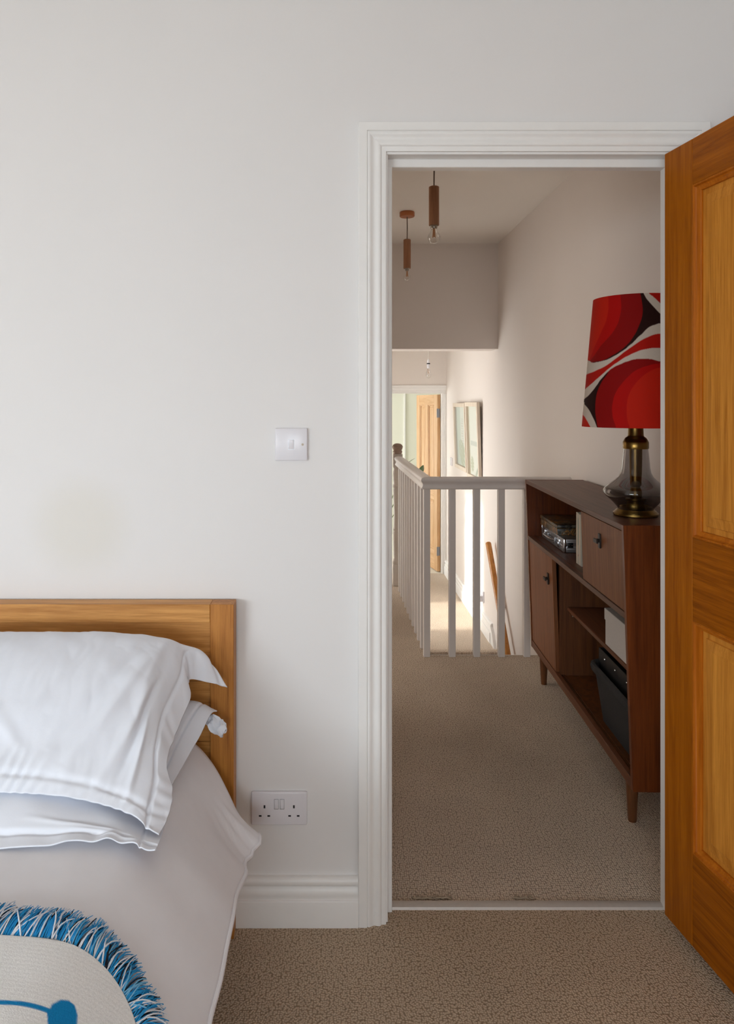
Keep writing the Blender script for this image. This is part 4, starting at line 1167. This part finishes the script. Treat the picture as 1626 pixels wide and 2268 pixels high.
bk = [(.716, .021, .213, 'paper', 'wide cream-spined magazine at the exposed end of the row'), (.6985, .011, .212, 'paper_green', 'thin grey-green magazine with a red spot, second in the row'),
      (.6825, .018, .210, 'paper', 'cream magazine third in the row, mostly hidden by the flap door'), (.664, .016, .212, 'paper_green', 'grey-green magazine at the hidden end of the row')]
for k, (s, w, h, m_, lb) in enumerate(bk):
    b = in_sb('magazine', lb + ', on the middle shelf', 'magazine', s + .008, .068, .7003, 0, 'magazines on the middle shelf')
    obj('cover', MB().box(-w / 2, w / 2, -.16, 0, 0, h), M[m_], b, bevel=.001, seg=1)
    if k == 1:
        obj('spine_spot', MB().box(-.002, .002, 0, .0006, .034, .041), plain('spine_red', '#B0554E', .7), b)
        obj('spine_stripe', MB().box(-.0012, .0012, 0, .0006, .08, .19), plain('spine_green', '#3F7F6A', .7), b)

wb_ = in_sb('shoe_box', 'white lidded cardboard box on the small inner shelf', 'box', .255, .080, .4703)
obj('box_body', MB().box(-.160, .160, -.185, -.002, 0, .100), M['box_white'], wb_, bevel=.001, seg=1)
obj('box_lid', MB().box(-.163, .163, -.188, .001, .091, .134), M['box_white'], wb_, bevel=.0015, seg=1)

bs = in_sb('storage_basket', 'charcoal felt basket with black insert at the bottom of the sideboard', 'basket', .275, .160, .1685)
def rrect(hx, hy, r, z, n=6):
    pts = []
    for cx, cy, a0 in ((hx - r, hy - r, 0), (-hx + r, hy - r, PI / 2), (-hx + r, -hy + r, PI), (hx - r, -hy + r, 1.5 * PI)):
        pts += [(cx + r * math.cos(a0 + PI / 2 * k / n), cy + r * math.sin(a0 + PI / 2 * k / n), z) for k in range(n + 1)]
    return pts
obj('basket_body', MB().loops([rrect(.180, .072, .03, 0), rrect(.188, .078, .03, .005), rrect(.232, .098, .035, .195), rrect(.226, .092, .033, .195), rrect(.18, .07, .03, .02)]), M['felt'], bs, smooth=50)
rim = rrect(.236, .102, .036, .200)
obj('rolled_rim', MB().loops([[tuple(Vector(p) + q) for p in [ (x * k1, y * k2, z) for x, y, z in rim]] for k1, k2, q in
                              ((1.0, 1.0, Vector((0, 0, -.022))), (1.02, 1.05, Vector((0, 0, -.020))), (1.035, 1.09, Vector((0, 0, -.004))), (1.03, 1.07, Vector((0, 0, .008))), (1.0, 1.0, Vector((0, 0, .013))), (.97, .93, Vector((0, 0, .006))), (.965, .91, Vector((0, 0, -.02))))], cap=False), M['felt'], bs, smooth=70)
ins = MB(); ins.box(-.222, .222, .070, .076, .10, .262).box(-.222, .222, -.085, -.079, .10, .262).box(-.222, -.216, -.085, .076, .10, .262).box(.216, .222, -.085, .076, .10, .262).box(-.222, .222, -.085, .076, .225, .230)
iso = obj('insert', ins, M['felt_black'], bs, bevel=.0012, seg=1)
iso['label'] = 'black insert with two metal studs'
for s in (.155, .045, -.07): obj('stud', MB().lathe([(.0042, 0), (.0036, .0015), (.0005, .0025)], n=12), M['chrome'], iso).matrix_local = Matrix.Translation((s, .076, .238)) @ Matrix.Rotation(-PI / 2, 4, 'X')

# ------------------------------------------------------------------ table lamp
LX, LY = 1.047, 2.488
lp = thing('table_lamp', 'smoked glass table lamp with a red and orange swirl shade on the sideboard', 'lamp', (LX, LY, SH))
obj('base_foot', MB().lathe([(.070, 0), (.0735, .003), (.0735, .009), (.069, .012), (.0665, .016), (.0625, .018), (.060, .022), (.002, .022)], n=56), M['brass'], lp)
obj('inner_plinth', MB().lathe([(.030, .022), (.030, .050), (.034, .053), (.034, .058), (.020, .060)], n=32), M['brass'], lp)
obj('glass_body', MB().lathe([(.058, .022), (.060, .028), (.068, .037), (.080, .050), (.097, .065), (.105, .075), (.1065, .084), (.101, .095), (.085, .108), (.068, .121), (.056, .134), (.049, .148), (.046, .165), (.044, .19), (.0415, .215), (.0395, .231)], n=64, cap=False), M['smoke'], lp, smooth=80)
obj('column', MB().lathe([(.0185, .058), (.0205, .066), (.0205, .082), (.0165, .092), (.0150, .098), (.0185, .104), (.0185, .12), (.0200, .150), (.0210, .200), (.0215, .231)], n=32), M['brass'], lp)
obj('collar', MB().lathe([(.041, .229), (.0420, .233), (.0420, .252), (.040, .255), (.0385, .259), (.034, .266), (.027, .271), (.0255, .275), (.0245, .310), (.012, .312)], n=48), M['brass'], lp)
zb, zt, rb_, rt_ = .3045, .7445, .176, .1385
NV = 380
th0 = math.atan2(-2.488, -1.047)
th = th0 + np.concatenate([np.linspace(-1.65, 1.25, 720), np.linspace(1.25, 2 * PI - 1.65, 140)[1:-1]])
NS = len(th)
VV, TH = np.meshgrid(np.linspace(0, 1, NV), th, indexing='ij')
RR = rb_ + (rt_ - rb_) * VV
PX, PY, PZ = RR * np.cos(TH), RR * np.sin(TH), zb + (zt - zb) * VV
# the printed cloth unrolled: su = degrees round the shade from the front of the repeat, sh = millimetres above the lower rim
phi = (TH - math.atan2(-2.488, -1.047) + PI) % (2 * PI) - PI
lim = math.radians(37)                               # the repeat is mirrored at either side
pf = np.where(phi > lim, 2 * lim - phi, phi)
pf = np.where(pf < -math.radians(88), -math.radians(176) - pf, pf)
su, sh = np.degrees(pf), VV * 440.0
def dense(pts):
    P = np.array(pts, float)
    return [tuple(p) for p in catmull(P, np.linspace(0, len(P) - 1, 4 * len(P)))]
def below(pts):
    """cloth that lies below a curve running round the shade"""
    q = sorted(dense(pts))
    xs = np.array([p[0] for p in q]); ys = np.array([p[1] for p in q])
    return sh < np.interp(su, xs, ys)
def rightof(pts):
    q = sorted(dense(pts), key=lambda p: p[1])
    ys = np.array([p[1] for p in q]); xs = np.array([p[0] for p in q])
    return su > np.interp(sh, ys, xs)
c_dark, c_deep, c_mid, c_or, c_cream, c_red = [np.array(lin(h)) for h in ('#2A0F0B', '#8C0504', '#B40703', '#C4200A', '#CFC2B4', '#B31508')]
SCOL = np.tile(c_dark, (NV, NS, 1))
w1_top = [(-80.5, 231), (-68.5, 226), (-65.5, 223), (-61.5, 220), (-55.8, 219), (-50.3, 220), (-44.8, 221), (-40, 223), (-35.2, 225), (-30.8, 229), (-26, 235), (-21.5, 241), (-17.5, 248), (-14, 254), (-10.8, 260), (-7.8, 268), (-4, 276), (-0.5, 286), (3.2, 297), (7.3, 306), (11, 317), (14.8, 326), (17.5, 330), (20, 333), (23, 335), (27.2, 339), (32.2, 341), (37.5, 345)]
w1_bot = [(-81.2, 181), (-63.2, 185), (-54.2, 189), (-47.8, 194), (-42.2, 198), (-37.5, 203), (-33.2, 209), (-29, 216), (-25, 224), (-21.2, 231), (-17.2, 239), (-13.8, 247), (-10, 254), (-6.5, 261), (-2.8, 268), (0.8, 275), (4.5, 282), (8.2, 288), (12, 293), (15.5, 297), (18.8, 301), (22.5, 304), (27, 306), (31.5, 307), (36.5, 309)]
r_bot = [(-78.8, 130), (-67, 138), (-61.3, 144), (-56.2, 150), (-51.2, 158), (-46.2, 166), (-41.8, 174), (-37.2, 183), (-33, 192), (-28.8, 200), (-24.5, 209), (-20.2, 216), (-16, 224), (-12, 231), (-8, 236), (-4, 242), (0.5, 247), (4.8, 252), (9.2, 255), (13.5, 257), (17.8, 259), (22, 259), (26.3, 260), (30.8, 259), (35.2, 259)]
w2_bot = [(-78.8, 96), (-68, 103), (-63.2, 108), (-59.3, 114), (-55.8, 121), (-52.5, 128), (-49.2, 137), (-46, 146), (-43, 157), (-39.8, 165), (-36.8, 173), (-34, 181), (-31.3, 187), (-28.8, 193), (-26.3, 197), (-23.2, 202), (-19.8, 206), (-16, 210), (-12.2, 215), (-8.2, 218), (-4.2, 222), (-0.2, 224), (3.7, 225), (7.8, 225), (11.5, 225), (14.8, 224), (18, 223), (21.5, 220), (25.5, 217), (29.8, 215), (34.2, 211)]
upper = ~below(w1_top)
SCOL[upper & ~rightof([(3.5, 459), (5, 449), (6, 436), (7, 421), (8, 403), (8.5, 387), (8.2, 374), (7.5, 362), (6, 348), (3.5, 331), (0.5, 312), (-2.8, 297), (-6.2, 283), (-9.8, 272), (-13.8, 262), (-18.2, 253), (-23, 245), (-28, 238), (-32.8, 231), (-38, 226), (-43.2, 223), (-48.8, 221), (-54.8, 220), (-61.5, 220), (-69.8, 220), (-86.8, 222)])] = c_deep
SCOL[upper & ~rightof([(-21.2, 463), (-20.5, 452), (-19.8, 440), (-19, 424), (-18.2, 407), (-18, 391), (-18.8, 377), (-19.8, 363), (-21.2, 348), (-23.8, 334), (-27, 320), (-30.8, 308), (-35, 297), (-39.8, 286), (-44.8, 275), (-50.3, 260), (-56, 246), (-62.5, 234), (-70.5, 227), (-87, 224)])] = c_mid
SCOL[upper & ~rightof([(-39.2, 454), (-38.2, 441), (-37.2, 429), (-36.8, 419), (-36.5, 407), (-36.5, 392), (-37.2, 376), (-38.5, 360), (-40.5, 346), (-43.5, 333), (-46.5, 319), (-50, 304), (-53.8, 288), (-58, 274), (-61.8, 260), (-65.2, 246), (-69.8, 235), (-78, 229)])] = c_or
tr1 = rightof([(6.8, 458), (8.8, 447), (10.2, 437), (11.8, 429), (13, 423), (15, 416), (17.5, 408), (20.5, 399), (24, 389), (28, 378), (32.8, 367), (37.8, 356)]) & (sh > 345)
SCOL[upper & tr1] = c_cream
SCOL[upper & rightof([(13, 457), (15.2, 446), (17.2, 437), (18.5, 434), (19.5, 432), (20.5, 430), (21.5, 429), (22.5, 426), (24.5, 422), (28.2, 413), (33.5, 401), (38.8, 391)]) & (sh > 378)] = c_red
m1 = below(w1_top) & ~below(w1_bot); SCOL[m1] = c_cream
m2 = below(w1_bot) & ~below(r_bot); SCOL[m2] = c_red
m3 = below(r_bot) & ~below(w2_bot); SCOL[m3] = c_cream
m4 = below(w2_bot)
SCOL[m4 & rightof([(-31.8, 229), (-31.3, 215), (-30.8, 201), (-31.3, 187), (-33.2, 176), (-36.5, 165), (-39.5, 155), (-42, 143), (-44.2, 131), (-46, 119), (-47, 107), (-47.5, 95), (-47.8, 83), (-47.5, 69), (-47, 54), (-46, 40), (-44.5, 26), (-43, 11), (-41.2, -2), (-39.5, -12), (-38, -22)])] = c_deep
SCOL[m4 & inpoly(su, sh, dense([(-18.2, -20), (-19.5, -4), (-20.8, 11), (-22.2, 22), (-23.5, 33), (-24.2, 46), (-24.8, 59), (-24.8, 72), (-24.2, 85), (-23.5, 99), (-22, 111), (-20, 123), (-17.2, 136), (-14, 148), (-10.5, 160), (-6.5, 172), (-2.8, 182), (1.2, 189), (5, 194), (9, 199), (13, 202), (17.2, 206), (21.2, 208), (25.5, 209), (29.8, 209), (34, 209), (39, 209), (44.2, 208), (50, 207)]) + [(60, 200), (60, -30)])] = c_mid
SCOL[m4 & inpoly(su, sh, dense([(-4.5, -21), (-5.2, -6), (-6.2, 6), (-7.5, 17), (-8.2, 27), (-8.8, 40), (-9.2, 52), (-9.2, 65), (-9, 78), (-8.5, 91), (-7.5, 104), (-6, 116), (-4, 128), (-1.5, 140), (1.5, 151), (5, 162), (8.8, 172), (12.8, 180), (17, 187), (21, 192), (25.2, 195), (29.5, 196), (33.8, 197), (38.5, 197), (43.8, 195), (49.5, 194)]) + [(60, 190), (60, -30)])] = c_or
bl = m4 & ~rightof([(-77, 78), (-67.5, 70), (-62.8, 64), (-58.8, 57), (-54.8, 47), (-51, 35), (-48, 25), (-45.8, 16), (-44, 7), (-42.2, -2), (-40.2, -11), (-38.2, -21)]) & (sh < 84)
SCOL[bl] = c_cream
SCOL[bl & ~rightof([(-80.8, 41), (-71, 35), (-67, 30), (-63.5, 24), (-59.8, 17), (-56.2, 8), (-53, -1), (-49.8, -11), (-46.8, -22)]) & (sh < 50)] = c_or
pad = np.pad(SCOL, ((1, 1), (0, 0), (0, 0)), mode='edge')
pad = (pad[:-2] + 2 * pad[1:-1] + pad[2:]) / 4
SCOL = (np.roll(pad, 1, 1) + 2 * pad + np.roll(pad, -1, 1)) / 4      # slightly soft ink edges
sv = np.stack([PX, PY, PZ], -1).reshape(-1, 3)
sf = []
for r in range(NV - 1):
    for c in range(NS):
        c2 = (c + 1) % NS
        sf.append((r * NS + c, r * NS + c2, (r + 1) * NS + c2, (r + 1) * NS + c))
sho = obj('lamp_shade', MB().add(sv, sf), M['shade'], lp, smooth=60)
set_print(sho, SCOL.reshape(-1, 3))
md = sho.modifiers.new('thickness', 'SOLIDIFY'); md.thickness = .0015; md.offset = -1
fit = MB()
for k in range(3):
    a = k * 2 * PI / 3 + .3
    fit.tube([(.012 * math.cos(a), .012 * math.sin(a), .36), (.06 * math.cos(a), .06 * math.sin(a), .372), ((rb_ - .008) * math.cos(a), (rb_ - .008) * math.sin(a), .378)], .002, 6)
fit.lathe([(.014, .31), (.014, .37), (.012, .375)], n=16)
obj('shade_carrier', fit, M['brass_ring'], lp)

# loose carpet loops along the threshold strip
lo = MB()
for x0, x1, n in ((.232, .325, 13), (.505, .555, 7)):
    for k in range(n):
        a = k / (n - 1)
        x = x0 + (x1 - x0) * a + random.uniform(-.003, .003)
        q = random.uniform(0, PI)
        r_ = random.uniform(.004, .008)
        lo.tube([(x + r_ * math.cos(q + w_ * .75) * 1.2, 1.990 + r_ * .6 * math.sin(q + w_ * .75) + random.uniform(-.002, .002), .0025 + .003 * math.sin(w_ * .6)) for w_ in range(8)], .0021, 6)
fz = obj('frayed_carpet', lo, plain('frayed_yarn', '#A69682', .95), base=(.39, 1.99, 0), smooth=60)
fz['kind'] = 'stuff'
tag(fz, 'frayed loops of carpet yarn along the metal threshold strip', 'yarn')
